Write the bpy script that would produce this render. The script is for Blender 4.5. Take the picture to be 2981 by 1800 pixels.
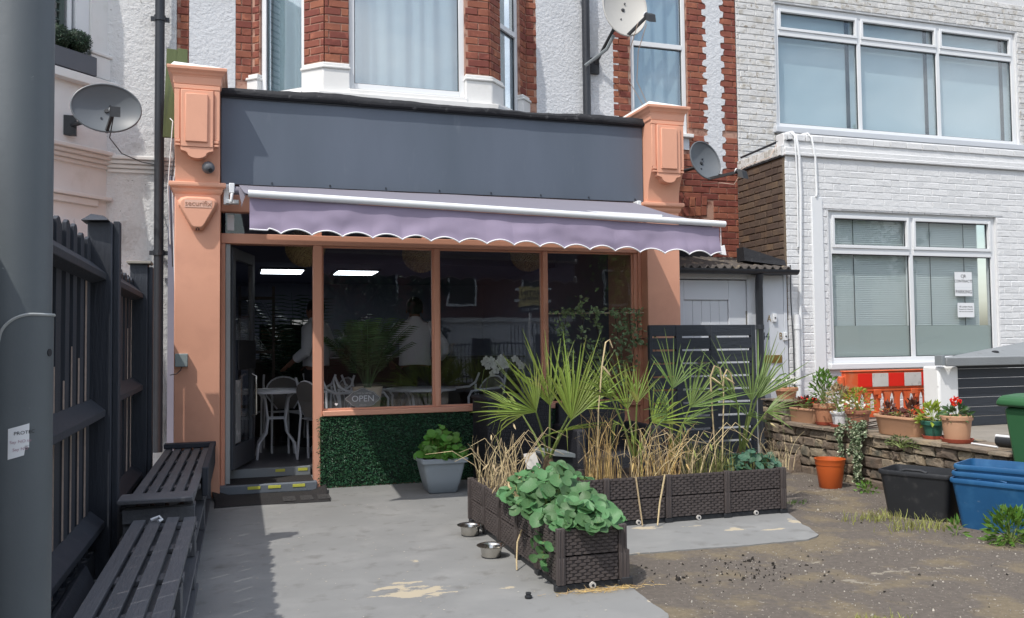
import bpy, bmesh, math, random
from mathutils import Vector, Matrix, noise as mnoise
random.seed(7)
R = math.radians
sc = bpy.context.scene
for o in list(bpy.data.objects): bpy.data.objects.remove(o)

# ---------------------------------------------------------------- camera
CAMZ = 1.28
cd = bpy.data.cameras.new('camera'); cam = bpy.data.objects.new('camera', cd); sc.collection.objects.link(cam)
cd.sensor_width = 36; cd.lens = 29.93; cd.clip_start = 0.05; cd.clip_end = 2000
yaw, pitch, roll = R(17.662), R(2.323), R(-0.645)
FW = Vector((math.sin(yaw)*math.cos(pitch), math.cos(yaw)*math.cos(pitch), math.sin(pitch)))
RT = Vector((math.cos(yaw), -math.sin(yaw), 0)); UP = RT.cross(FW)
RT, UP = RT*math.cos(roll)+UP*math.sin(roll), -RT*math.sin(roll)+UP*math.cos(roll)
mw = Matrix((RT, UP, -FW)).transposed().to_4x4(); mw.translation = (0, 0, CAMZ); cam.matrix_world = mw
sc.camera = cam
def proj(p):                     # photo pixel of a point, used only to tell what is in view
    q = Vector(p)-Vector((0, 0, CAMZ)); z = q.dot(FW)
    if z <= .05: return (-9e3, -9e3)
    return (1490.5+2478*q.dot(RT)/z, 900-2478*q.dot(UP)/z)
def inview(p, m=30):
    x, y = proj(p); return -m < x < 2981+m and -m < y < 1800+m

# ---------------------------------------------------------------- sky, sun, exposure
SUN = Vector((.52, .37, -1)).normalized()          # travel direction of the light
el = math.asin(-SUN.z); rot = math.atan2(-SUN.x, -SUN.y)
w = bpy.data.worlds.new('World'); sc.world = w; w.use_nodes = True
nt = w.node_tree; bg = nt.nodes['Background']
sky = nt.nodes.new('ShaderNodeTexSky'); sky.sky_type = 'NISHITA'; sky.sun_disc = False
sky.sun_elevation = el; sky.sun_rotation = rot; sky.air_density = 1.3; sky.dust_density = 2.5; sky.ozone_density = 1.0
# broken white cloud over the blue
tcw = nt.nodes.new('ShaderNodeTexCoord'); nzw = nt.nodes.new('ShaderNodeTexNoise'); nzw.inputs['Scale'].default_value = 2.2; nzw.inputs['Detail'].default_value = 7; nzw.inputs['Roughness'].default_value = .55
mpw = nt.nodes.new('ShaderNodeMapping'); mpw.inputs['Scale'].default_value = (1, 1, 2.2); nt.links.new(tcw.outputs['Generated'], mpw.inputs[0]); nt.links.new(mpw.outputs[0], nzw.inputs['Vector'])
mrw = nt.nodes.new('ShaderNodeMapRange'); mrw.inputs[1].default_value = .42; mrw.inputs[2].default_value = .62; mrw.inputs[4].default_value = .85; nt.links.new(nzw.outputs['Fac'], mrw.inputs[0])
mxw = nt.nodes.new('ShaderNodeMixRGB'); nt.links.new(mrw.outputs[0], mxw.inputs[0]); nt.links.new(sky.outputs[0], mxw.inputs[1]); mxw.inputs[2].default_value = (9.0, 9.2, 9.6, 1)
spw = nt.nodes.new('ShaderNodeSeparateXYZ'); nt.links.new(tcw.outputs['Generated'], spw.inputs[0]); upw = nt.nodes.new('ShaderNodeMapRange'); upw.inputs[1].default_value = .0; upw.inputs[2].default_value = .12; nt.links.new(spw.outputs[2], upw.inputs[0])
muw = nt.nodes.new('ShaderNodeMath'); muw.operation = 'MULTIPLY'; nt.links.new(mrw.outputs[0], muw.inputs[0]); nt.links.new(upw.outputs[0], muw.inputs[1]); nt.links.new(muw.outputs[0], mxw.inputs[0])
nt.links.new(mxw.outputs[0], bg.inputs[0]); bg.inputs[1].default_value = 0.148
sl = bpy.data.lights.new('sun', 'SUN'); sl.energy = 2.75; sl.angle = R(0.53); sl.color = (1, .95, .88)
so = bpy.data.objects.new('sun', sl); sc.collection.objects.link(so)
so.rotation_euler = SUN.to_track_quat('-Z', 'Y').to_euler(); so.location = (-10, -6, 20)
vs = sc.view_settings; vs.view_transform = 'Standard'; vs.look = 'None'; vs.gamma = 1; vs.exposure = 0.43
vs.use_curve_mapping = False

# ---------------------------------------------------------------- helpers
COL = sc.collection
def lin(c): return tuple((x/255/12.92 if x/255 <= .04045 else ((x/255+.055)/1.055)**2.4) for x in c)
class MB:
    def __init__(s): s.v = []; s.f = []
    def add(s, vs, fs):
        o = len(s.v); s.v += [tuple(v) for v in vs]; s.f += [tuple(i+o for i in f) for f in fs]; return s
    def hexa(s, p):      # 8 corners, bottom 0-3 then top 4-7
        return s.add(p, [(3, 2, 1, 0), (4, 5, 6, 7), (0, 1, 5, 4), (1, 2, 6, 5), (2, 3, 7, 6), (3, 0, 4, 7)])
    def box(s, x0, y0, z0, x1, y1, z1):
        return s.hexa([(x0, y0, z0), (x1, y0, z0), (x1, y1, z0), (x0, y1, z0), (x0, y0, z1), (x1, y0, z1), (x1, y1, z1), (x0, y1, z1)])
    def obox(s, c, a, b, d):     # centre and three half vectors
        c, a, b, d = Vector(c), Vector(a), Vector(b), Vector(d)
        return s.hexa([c-a-b-d, c+a-b-d, c+a+b-d, c-a+b-d, c-a-b+d, c+a-b+d, c+a+b+d, c-a+b+d])
    def bar(s, p, q, wd, ht, up=(0, 0, 1)):
        p, q = Vector(p), Vector(q); d = (q-p); a = d.normalized().cross(Vector(up)).normalized(); b = a.cross(d.normalized())
        return s.obox((p+q)/2, a*wd/2, d/2, b*ht/2)
    def tube(s, pts, r, n=8, cap=True):
        pts = [Vector(p) for p in pts]; m = len(pts)
        rs = r if isinstance(r, (list, tuple)) else [r]*m
        t0 = (pts[1]-pts[0]).normalized(); ref = Vector((0, 0, 1)) if abs(t0.z) < .9 else Vector((1, 0, 0))
        u = t0.cross(ref).normalized(); o = len(s.v)
        for i, p in enumerate(pts):
            t = (pts[min(i+1, m-1)]-pts[max(i-1, 0)]).normalized()
            u = (u-t*u.dot(t)).normalized(); v = t.cross(u)
            for k in range(n):
                a = 2*math.pi*k/n; s.v.append(tuple(p+(u*math.cos(a)+v*math.sin(a))*rs[i]))
        for i in range(m-1):
            for k in range(n):
                s.f.append((o+i*n+k, o+i*n+(k+1) % n, o+(i+1)*n+(k+1) % n, o+(i+1)*n+k))
        if cap: s.f.append(tuple(o+k for k in reversed(range(n)))); s.f.append(tuple(o+(m-1)*n+k for k in range(n)))
        return s
    def lathe(s, prof, n=24, c=(0, 0, 0), sx=1, sy=1):
        o = len(s.v)
        for r, z in prof:
            for k in range(n):
                a = 2*math.pi*k/n; s.v.append((c[0]+r*math.cos(a)*sx, c[1]+r*math.sin(a)*sy, c[2]+z))
        for i in range(len(prof)-1):
            for k in range(n): s.f.append((o+i*n+k, o+i*n+(k+1) % n, o+(i+1)*n+(k+1) % n, o+(i+1)*n+k))
        if prof[0][0] > 1e-4: s.f.append(tuple(o+k for k in reversed(range(n))))
        if prof[-1][0] > 1e-4: s.f.append(tuple(o+(len(prof)-1)*n+k for k in range(n)))
        return s
    def prism(s, poly, ext):
        n = len(poly); e = Vector(ext); P = [Vector(p) for p in poly]
        return s.add(P+[p+e for p in P], [tuple(reversed(range(n))), tuple(range(n, 2*n))]+[(i, (i+1) % n, n+(i+1) % n, n+i) for i in range(n)])
    def grid(s, fn, nu, nv):
        o = len(s.v)
        for j in range(nv+1):
            for i in range(nu+1): s.v.append(tuple(fn(i/nu, j/nv)))
        for j in range(nv):
            for i in range(nu):
                a = o+j*(nu+1)+i; s.f.append((a, a+1, a+nu+2, a+nu+1))
        return s
    def loft(s, rings, capa=True, capb=True):
        o = len(s.v); n = len(rings[0])
        for r in rings: s.v += [tuple(p) for p in r]
        for i in range(len(rings)-1):
            for k in range(n): s.f.append((o+i*n+k, o+i*n+(k+1) % n, o+(i+1)*n+(k+1) % n, o+(i+1)*n+k))
        if capa: s.f.append(tuple(o+k for k in reversed(range(n))))
        if capb: s.f.append(tuple(o+(len(rings)-1)*n+k for k in range(n)))
        return s
    def mesh(s, name, smooth=False, fix=True):
        m = bpy.data.meshes.new(name); m.from_pydata(s.v, [], s.f)
        if fix:
            b = bmesh.new(); b.from_mesh(m); bmesh.ops.recalc_face_normals(b, faces=b.faces[:]); b.to_mesh(m); b.free()
        if smooth:
            for p in m.polygons: p.use_smooth = True
        return m
def wl(p):
    v = Vector(p.location)
    while p.parent: p = p.parent; v += Vector(p.location)
    return v
def put(o, parent=None):
    COL.objects.link(o)
    if parent is not None: o.parent = parent; o.location = Vector(o.location)-wl(parent)
    return o
def obj(name, mb, m, parent=None, smooth=False, bevel=0, seg=2, kind=None, sharp=40, fix=True):
    me = mb if isinstance(mb, bpy.types.Mesh) else mb.mesh(name, smooth, fix)
    me.materials.clear(); me.materials.append(m)
    o = bpy.data.objects.new(name, me); put(o, parent)
    if bevel:
        bv = o.modifiers.new('b', 'BEVEL'); bv.width = bevel; bv.segments = seg; bv.limit_method = 'ANGLE'; bv.angle_limit = R(35)
    if smooth or bevel:
        for p in me.polygons: p.use_smooth = True
        try: me.set_sharp_from_angle(angle=R(sharp))
        except Exception: pass
    if kind: o['kind'] = kind
    return o
def tag(o, label, cat, group=None):
    o['label'] = label; o['category'] = cat
    if group: o['group'] = group
    return o
def thing(name, label, cat, loc=(0, 0, 0), group=None):
    o = bpy.data.objects.new(name, None); COL.objects.link(o); o.location = loc; o.empty_display_size = .1
    return tag(o, label, cat, group)
def struct(name, mb, m, smooth=False):
    o = obj(name, mb, m, None, smooth); o['kind'] = 'structure'; return o
def copy_tree(o, loc=None, rz=None, label=None, parent=None):
    c = o.copy(); COL.objects.link(c); c.parent = parent
    if loc is not None: c.location = loc
    if rz is not None: c.rotation_euler = (0, 0, rz)
    if label: c['label'] = label
    for ch in list(o.children): copy_tree(ch, parent=c)
    return c
def inst(name, me, parent, mat4):            # piece that shares its mesh
    o = bpy.data.objects.new(name, me); COL.objects.link(o)
    o.parent = parent
    o.matrix_local = Matrix.Translation(-wl(parent)) @ mat4 if parent is not None else mat4
    return o
def frame(c, X, Y, Z, s=1):
    m = Matrix((Vector(X)*s, Vector(Y)*s, Vector(Z)*s)).transposed().to_4x4(); m.translation = c; return m
def text(name, s, size, c, m, parent, U=(1, 0, 0), Z=(0, 0, 1), depth=.0015, align='CENTER', sx=1):
    cu = bpy.data.curves.new(name, 'FONT'); cu.body = s; cu.size = size; cu.extrude = depth; cu.align_x = align; cu.align_y = 'CENTER'; cu.resolution_u = 3
    t = bpy.data.objects.new('t', cu); COL.objects.link(t)
    dg = bpy.context.evaluated_depsgraph_get(); me = bpy.data.meshes.new_from_object(t.evaluated_get(dg))
    bpy.data.objects.remove(t)
    U, Z = Vector(U), Vector(Z); N = U.cross(Z)
    me.transform(frame(c, U*sx, Z, N)); me.materials.clear(); me.materials.append(m)
    o = bpy.data.objects.new(name, me); put(o, parent); return o
def rn(a, b): return random.uniform(a, b)
def fbm(p, sc=1.): return mnoise.noise(Vector(p)*sc)

# ---------------------------------------------------------------- materials
def mat(name, col, rough=.7, var=.12, vs=6, rnd=0, bump=0, bs=60, metal=0, col2=None, c2s=3, c2=(.5, .62), col3=None, c3s=9, c3=(.58, .66), spec=.4, leaf=0, emit=0, stretch=None, bdist=.02, voro=0):
    m = bpy.data.materials.new(name); m.use_nodes = True; n = m.node_tree.nodes; L = m.node_tree.links
    b = n['Principled BSDF']; col = lin(col) if max(col) > 1 else col
    b.inputs['Roughness'].default_value = rough; b.inputs['Metallic'].default_value = metal
    b.inputs['Specular IOR Level'].default_value = spec
    tc = n.new('ShaderNodeTexCoord'); mp = n.new('ShaderNodeMapping'); L.new(tc.outputs['Object'], mp.inputs[0])
    if stretch: mp.inputs['Scale'].default_value = stretch
    oi = n.new('ShaderNodeObjectInfo'); add = n.new('ShaderNodeVectorMath'); add.operation = 'ADD'
    mu = n.new('ShaderNodeMath'); mu.operation = 'MULTIPLY'; mu.inputs[1].default_value = 37; L.new(oi.outputs['Random'], mu.inputs[0])
    L.new(mp.outputs[0], add.inputs[0])
    if rnd: L.new(mu.outputs[0], add.inputs[1])
    def nz(s, det=4, rg=.6):
        t = n.new('ShaderNodeTexNoise'); t.inputs['Scale'].default_value = s; t.inputs['Detail'].default_value = det; t.inputs['Roughness'].default_value = rg
        L.new(add.outputs[0], t.inputs['Vector']); return t.outputs['Fac']
    cur = n.new('ShaderNodeRGB'); cur.outputs[0].default_value = (*col, 1); cur = cur.outputs[0]
    for cc, s, th in ((col2, c2s, c2), (col3, c3s, c3)):
        if cc is None: continue
        cc = lin(cc) if max(cc) > 1 else cc
        mr = n.new('ShaderNodeMapRange'); mr.inputs[1].default_value = th[0]; mr.inputs[2].default_value = th[1]; L.new(nz(s, 5), mr.inputs[0])
        mx = n.new('ShaderNodeMixRGB'); L.new(mr.outputs[0], mx.inputs[0]); L.new(cur, mx.inputs[1]); mx.inputs[2].default_value = (*cc, 1); cur = mx.outputs[0]
    h = n.new('ShaderNodeHueSaturation'); L.new(cur, h.inputs['Color'])
    ma = n.new('ShaderNodeMath'); ma.operation = 'MULTIPLY_ADD'; L.new(nz(vs), ma.inputs[0]); ma.inputs[1].default_value = 2.6*var; ma.inputs[2].default_value = 1-1.3*var
    val = ma.outputs[0]
    if rnd:
        ge = n.new('ShaderNodeNewGeometry'); m1 = n.new('ShaderNodeMath'); m1.operation = 'ADD'; L.new(ge.outputs['Random Per Island'], m1.inputs[0]); L.new(oi.outputs['Random'], m1.inputs[1])
        m3 = n.new('ShaderNodeMath'); m3.operation = 'FRACT'; L.new(m1.outputs[0], m3.inputs[0])
        m2 = n.new('ShaderNodeMath'); m2.operation = 'MULTIPLY_ADD'; L.new(m3.outputs[0], m2.inputs[0]); m2.inputs[1].default_value = 2*rnd; m2.inputs[2].default_value = 1-rnd
        m4 = n.new('ShaderNodeMath'); m4.operation = 'MULTIPLY'; L.new(val, m4.inputs[0]); L.new(m2.outputs[0], m4.inputs[1]); val = m4.outputs[0]
        m5 = n.new('ShaderNodeMath'); m5.operation = 'MULTIPLY_ADD'; L.new(m3.outputs[0], m5.inputs[0]); m5.inputs[1].default_value = .08*rnd; m5.inputs[2].default_value = .5-.04*rnd
        L.new(m5.outputs[0], h.inputs['Hue'])
    L.new(val, h.inputs['Value']); L.new(h.outputs[0], b.inputs['Base Color'])
    if bump:
        bp = n.new('ShaderNodeBump'); bp.inputs['Strength'].default_value = bump; bp.inputs['Distance'].default_value = bdist
        L.new(nz(bs, 6, .65), bp.inputs['Height']); L.new(bp.outputs[0], b.inputs['Normal'])
    if leaf:
        tr = n.new('ShaderNodeBsdfTranslucent'); L.new(h.outputs[0], tr.inputs[0]); mx = n.new('ShaderNodeMixShader'); mx.inputs[0].default_value = leaf
        L.new(b.outputs[0], mx.inputs[1]); L.new(tr.outputs[0], mx.inputs[2]); L.new(mx.outputs[0], n['Material Output'].inputs[0])
    if emit:
        b.inputs['Emission Color'].default_value = (*col, 1); b.inputs['Emission Strength'].default_value = emit
    return m
def glass(name, tint=(.9, .95, .95), ior=1.5, boost=1.0, rough=0.0, haze=0, hazecol=(.6, .65, .65), wav=.0):
    m = bpy.data.materials.new(name); m.use_nodes = True; n = m.node_tree.nodes; L = m.node_tree.links; n.remove(n['Principled BSDF'])
    tr = n.new('ShaderNodeBsdfTransparent'); tr.inputs[0].default_value = (*tint, 1)
    gl = n.new('ShaderNodeBsdfGlossy'); gl.inputs['Roughness'].default_value = rough
    f0 = .04*boost; fr = n.new('ShaderNodeLayerWeight'); fr.inputs[0].default_value = .5
    pw = n.new('ShaderNodeMath'); pw.operation = 'POWER'; L.new(fr.outputs['Facing'], pw.inputs[0]); pw.inputs[1].default_value = 5
    mu = n.new('ShaderNodeMath'); mu.operation = 'MULTIPLY_ADD'; mu.use_clamp = True; L.new(pw.outputs[0], mu.inputs[0]); mu.inputs[1].default_value = 1-f0; mu.inputs[2].default_value = f0
    mx = n.new('ShaderNodeMixShader'); L.new(mu.outputs[0], mx.inputs[0]); L.new(gl.outputs[0], mx.inputs[2])
    if wav:
        tc = n.new('ShaderNodeTexCoord'); nz = n.new('ShaderNodeTexNoise'); nz.inputs['Scale'].default_value = 2.5; L.new(tc.outputs['Object'], nz.inputs['Vector'])
        bp = n.new('ShaderNodeBump'); bp.inputs['Strength'].default_value = wav; bp.inputs['Distance'].default_value = .01; L.new(nz.outputs[0], bp.inputs['Height']); L.new(bp.outputs[0], gl.inputs['Normal'])
    base = tr.outputs[0]
    if haze:
        df = n.new('ShaderNodeBsdfDiffuse'); df.inputs[0].default_value = (*hazecol, 1); m2 = n.new('ShaderNodeMixShader'); m2.inputs[0].default_value = haze
        L.new(base, m2.inputs[1]); L.new(df.outputs[0], m2.inputs[2]); base = m2.outputs[0]
    L.new(base, mx.inputs[1]); L.new(mx.outputs[0], n['Material Output'].inputs[0]); return m

PEACH = mat('peach_paint', (.70, .355, .24), .55, .05, 3, bump=.08, bs=90, col2=(.63, .315, .215), c2s=2.2, c2=(.5, .7))
PEACHF = mat('peach_frame', (.66, .33, .225), .45, .04, 4, bump=.03, bs=120)
FASCIA = mat('grey_fascia', (.105, .127, .165), .5, .07, 3, bump=.02, bs=40, stretch=(1, 1, .25), col3=(.13, .15, .185), c3s=8, c3=(.62, .8), col2=(.09, .112, .145), c2s=.9, c2=(.45, .65))
DKGREY = mat('dark_grey_paint', (.055, .062, .075), .6, .1, 5, bump=.1, bs=90)
FENCEM = mat('fence_paint', (.031, .036, .047), .65, .18, 7, rnd=.12, bump=.35, bs=45, stretch=(1, 1, .12))
BENCHM = mat('bench_paint', (.105, .109, .120), .6, .15, 5, rnd=.12, bump=.3, bs=40, stretch=(1, .15, 1))
STEPG = mat('step_grey', (.13, .15, .175), .6, .08, 5, bump=.05, col2=(.2, .2, .2), c2s=30, c2=(.66, .7))
ALU = mat('grey_aluminium', (.2, .225, .24), .4, .06, 6, spec=.5)
BLACKP = mat('black_plastic', (.022, .024, .028), .5, .15, 9, col2=(.045, .045, .047), c2s=9, c2=(.58, .72))
BLACKM = mat('black_pipe', (.03, .034, .042), .4, .15, 12)
WHITEP = mat('white_upvc', (.70, .72, .74), .35, .03, 5)
WPAINT = mat('white_trim', (.72, .72, .71), .55, .05, 4, bump=.06, bs=50, col2=(.62, .61, .58), c2s=3, c2=(.6, .75))
STUCCO = mat('white_roughcast', (.60, .62, .65), .9, .05, 3, bump=.5, bs=28, bdist=.035, col2=(.5, .52, .54), c2s=1.3, c2=(.56, .78))
STUCCO2 = mat('weathered_roughcast', (.66, .665, .67), .9, .06, 3, bump=.55, bs=26, bdist=.04, col2=(.42, .41, .40), c2s=2.4, c2=(.55, .75), col3=(.3, .29, .28), c3s=22, c3=(.66, .72))
BRED = mat('red_brick', (.235, .076, .050), .85, .18, 14, rnd=.25, bump=.4, bs=90, bdist=.008, col2=(.36, .13, .08), c2s=14, c2=(.55, .75))
MRED = mat('red_mortar', (.42, .25, .19), .95, .15, 20, bump=.5, bs=90, bdist=.01, col2=(.17, .065, .045), c2s=7, c2=(.48, .62))
BBRN = mat('brown_brick', (.095, .066, .052), .9, .18, 14, rnd=.18, bump=.4, bs=90, bdist=.008, col2=(.14, .09, .058), c2s=3, c2=(.5, .7))
MBRN = mat('brown_mortar', (.19, .142, .098), .95, .15, 20, bump=.5, bs=90, bdist=.01)
BWHT = mat('painted_brick', (.67, .68, .69), .75, .04, 9, rnd=.04, bump=.45, bs=30, bdist=.015, col2=(.55, .56, .58), c2s=6, c2=(.6, .8))
BWHT2 = mat('flaking_brick', (.60, .60, .595), .8, .05, 9, rnd=.06, bump=.5, bs=30, bdist=.02, col2=(.46, .44, .40), c2s=7, c2=(.52, .64), col3=(.30, .27, .23), c3s=15, c3=(.60, .655))
MWHT = mat('painted_mortar', (.65, .66, .67), .9, .06, 12, bump=.5, bs=60, bdist=.012)
PATIOM = mat('grey_floor_paint', (.218, .221, .218), .62, .13, 1.9, bump=.12, bs=70, bdist=.006, col2=(.265, .266, .26), c2s=2.2, c2=(.48, .72), col3=(.135, .132, .125), c3s=6, c3=(.56, .78))
BARE = mat('bare_concrete', (.50, .44, .33), .9, .12, 20, bump=.3, bs=80, col2=(.58, .55, .48), c2s=14, c2=(.5, .6))
DIRT = mat('drive_tarmac', (.122, .104, .088), .95, .30, 30, bump=.9, bs=70, bdist=.014, col2=(.175, .142, .095), c2s=2.1, c2=(.50, .60), col3=(.29, .26, .215), c3s=46, c3=(.625, .68))
STRAW = mat('straw', (.62, .44, .19), .8, .15, 20, rnd=.3, leaf=.2)
STRAWP = mat('pale_straw', (.62, .50, .30), .8, .15, 20, rnd=.3, leaf=.25)
GPOT = mat('grey_pot_plastic', (.27, .31, .345), .5, .04, 6)
PALM = mat('palm_leaf', (.215, .285, .055), .5, .18, 6, rnd=.34, col2=(.42, .36, .12), c2s=5, c2=(.6, .72), leaf=.3)
PALM2 = mat('palm_leaf_blue', (.17, .25, .075), .5, .12, 10, rnd=.28, leaf=.3)
PETI = mat('palm_stem', (.20, .26, .075), .55, .12, 10, leaf=.1)
NAST = mat('nasturtium_leaf', (.095, .215, .085), .5, .14, 25, rnd=.30, leaf=.3)
ROUNDL = mat('round_leaf', (.11, .27, .045), .45, .12, 25, rnd=.28, leaf=.25)
IVY = mat('ivy_leaf', (.12, .17, .09), .5, .2, 30, rnd=.35, leaf=.2, col2=(.55, .58, .42), c2s=42, c2=(.52, .6))
HEDGE = mat('plastic_leaf', (.028, .092, .042), .35, .25, 12, rnd=.6)
GRASSM = mat('weed_blade', (.30, .31, .10), .7, .15, 10, rnd=.35, leaf=.3)
GREENL = mat('green_leaf', (.10, .20, .03), .5, .15, 20, rnd=.3, leaf=.3)
LIME = mat('lime_leaf', (.24, .30, .035), .5, .15, 20, rnd=.25, leaf=.3)
BURG = mat('burgundy_leaf', (.10, .035, .025), .5, .2, 20, rnd=.4, leaf=.15)
PINKL = mat('dusky_leaf', (.30, .22, .12), .6, .2, 20, rnd=.4, leaf=.2)
REDF = mat('red_petal', (.75, .03, .015), .5, .1, 20, rnd=.2, leaf=.2)
WHITEF = mat('white_petal', (.8, .8, .74), .5, .06, 20, rnd=.1, leaf=.3)
TERRA = mat('terracotta', (.44, .205, .115), .75, .08, 6, bump=.08, bs=60, col2=(.55, .33, .22), c2s=3, c2=(.5, .75))
TERRA2 = mat('pale_terracotta', (.50, .285, .175), .7, .06, 5, bump=.06, bs=60)
ORANGE = mat('orange_plastic', (.50, .10, .022), .4, .06, 5)
SOIL = mat('soil', (.045, .033, .025), .95, .3, 30, bump=.8, bs=60)
PLANTER = mat('brown_rattan', (.072, .060, .058), .55, .12, 20, rnd=.1)
STEEL = mat('steel', (.55, .53, .49), .22, .05, 10, metal=1)
STONE = mat('wall_stone', (.205, .165, .125), .92, .25, 16, rnd=.35, bump=.7, bs=45, bdist=.02, col2=(.27, .205, .135), c2s=7, c2=(.5, .7), col3=(.08, .08, .065), c3s=5, c3=(.55, .7))
STONEJ = mat('stone_joint', (.12, .10, .075), .98, .3, 20, bump=.8, bs=50)
COLUMN = mat('lamp_column_paint', (.100, .117, .128), .5, .12, 3, bump=.06, bs=30, col2=(.098, .113, .125), c2s=2, c2=(.45, .65), col3=(.2, .22, .23), c3s=26, c3=(.70, .74))
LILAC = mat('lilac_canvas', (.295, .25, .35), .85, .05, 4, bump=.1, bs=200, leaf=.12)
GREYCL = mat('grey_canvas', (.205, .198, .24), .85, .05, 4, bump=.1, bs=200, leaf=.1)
WPIPE = mat('white_piping', (.8, .8, .82), .6, .03, 5)
DISHL = mat('dish_pale', (.40, .395, .375), .5, .06, 4)
DISHG = mat('dish_grey', (.115, .13, .145), .45, .06, 4)
DOORW = mat('grey_white_door', (.55, .58, .62), .5, .04, 4)
BRASS = mat('brass', (.42, .28, .09), .35, .15, 20, metal=.9)
TILE = mat('corrugated_sheet', (.085, .075, .068), .9, .3, 9, bump=.6, bs=40, col2=(.2, .165, .12), c2s=7, c2=(.55, .65))
BOARD = mat('black_board', (.028, .034, .044), .55, .2, 5, bump=.3, bs=40, stretch=(.15, 1, 1), col2=(.16, .16, .16), c2s=7, c2=(.70, .74))
ROOFG = mat('felt_grey', (.20, .215, .225), .85, .1, 3, bump=.2, bs=60, col2=(.12, .125, .13), c2s=4, c2=(.6, .75))
FELT = mat('black_felt', (.018, .019, .023), .75, .2, 8, bump=.4, bs=30, col2=(.09, .09, .095), c2s=12, c2=(.6, .7))
BLUEP = mat('blue_plastic', (.016, .092, .225), .5, .14, 5, col2=(.03, .125, .27), c2s=4, col3=(.09, .16, .26), c3s=19, c3=(.66, .72))
GREENP = mat('green_plastic', (.035, .12, .05), .45, .08, 4)
REDP = mat('red_reflective', (.66, .025, .015), .35, .05, 5)
BARO = mat('barrier_orange', (.58, .10, .03), .5, .07, 5, col2=(.55, .17, .08), c2s=4)
SILVERP = mat('worn_white', (.52, .50, .47), .5, .1, 14, col2=(.4, .38, .35), c2s=20, c2=(.55, .65))
CURT = mat('curtain', (.52, .62, .66), .9, .03, 3, leaf=.2)
BLIND = mat('blind', (.66, .73, .77), .9, .03, 3)
VBLIND = mat('venetian', (.56, .61, .61), .7, .03, 3)
FROST = mat('frosted_film', (.40, .45, .435), .85, .03, 2)
PAPER = mat('paper', (.74, .76, .78), .8, .02, 3)
INK = mat('ink', (.03, .03, .035), .8, .02, 3)
INKR = mat('faded_red_ink', (.38, .24, .30), .8, .1, 3)
YELLOW = mat('yellow_grip', (.52, .52, .08), .6, .08, 20)
MATB = mat('rubber_mat', (.024, .023, .024), .85, .2, 20, bump=.6, bs=70)
DARKW = mat('cafe_wall', (.20, .215, .28), .85, .1, 3)
DARKF = mat('cafe_floor', (.09, .087, .095), .4, .1, 5)
DARKC = mat('cafe_ceiling', (.12, .125, .18), .9, .05, 3)
WMETAL = mat('white_metal', (.62, .63, .66), .4, .04, 6)
LAMPW = mat('woven_shade', (.42, .31, .17), .85, .2, 30, rnd=.3)
LEDM = mat('led_panel', (.85, .93, 1.0), .5, 0, 1, emit=5.0)
DARKL = mat('dark_leaf', (.025, .055, .028), .45, .2, 20, rnd=.4, leaf=.15)
VINEL = mat('vine_leaf', (.24, .33, .17), .45, .15, 20, rnd=.4, leaf=.25)
SHIRT = mat('white_shirt', (.62, .63, .66), .9, .04, 8, bump=.15, bs=15)
SKIN = mat('skin', (.20, .10, .07), .6, .05, 8)
HAIR = mat('black_hair', (.012, .011, .012), .6, .1, 40, bump=.4, bs=90)
TROUS = mat('dark_trousers', (.018, .018, .022), .9, .1, 8)
WOODD = mat('dark_wood', (.04, .028, .022), .6, .2, 8, stretch=(1, .2, 1))
TAN = mat('tan_card', (.62, .52, .38), .8, .06, 8)
SLATE = mat('slate_sign', (.15, .155, .155), .6, .08, 20)
BRK2 = mat('far_brick', (.14, .065, .055), .9, .15, 8)
GREENBD = mat('green_board', (.10, .125, .055), .85, .2, 8, bump=.3, bs=30, stretch=(1, 1, .2), col2=(.08, .1, .05), c2s=12, c2=(.58, .66))
SHUT = mat('louvre_green', (.06, .085, .078), .6, .08, 6)
GREYBOX = mat('grey_window_box', (.105, .115, .135), .6, .08, 6)
RATT = mat('black_rattan', (.020, .021, .027), .55, .2, 30, bump=.6, bs=70)
CABLE = mat('pale_cable', (.55, .42, .34), .6, .05, 6)
CABLEW = mat('white_cable', (.68, .70, .72), .5, .05, 6)
SHOPG = glass('shop_glass', (.95, .96, .97), 1.52, 1.45, .0, wav=.05)
UPG = glass('upper_glass', (.9, .94, .96), 1.5, 4.5, .0, wav=.12)
WGL = glass('office_glass', (.9, .94, .95), 1.5, 3.0, .0, wav=.1)
WGL2 = glass('blind_glass', (.95, .97, .97), 1.5, .7, .0, wav=.1)

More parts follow.
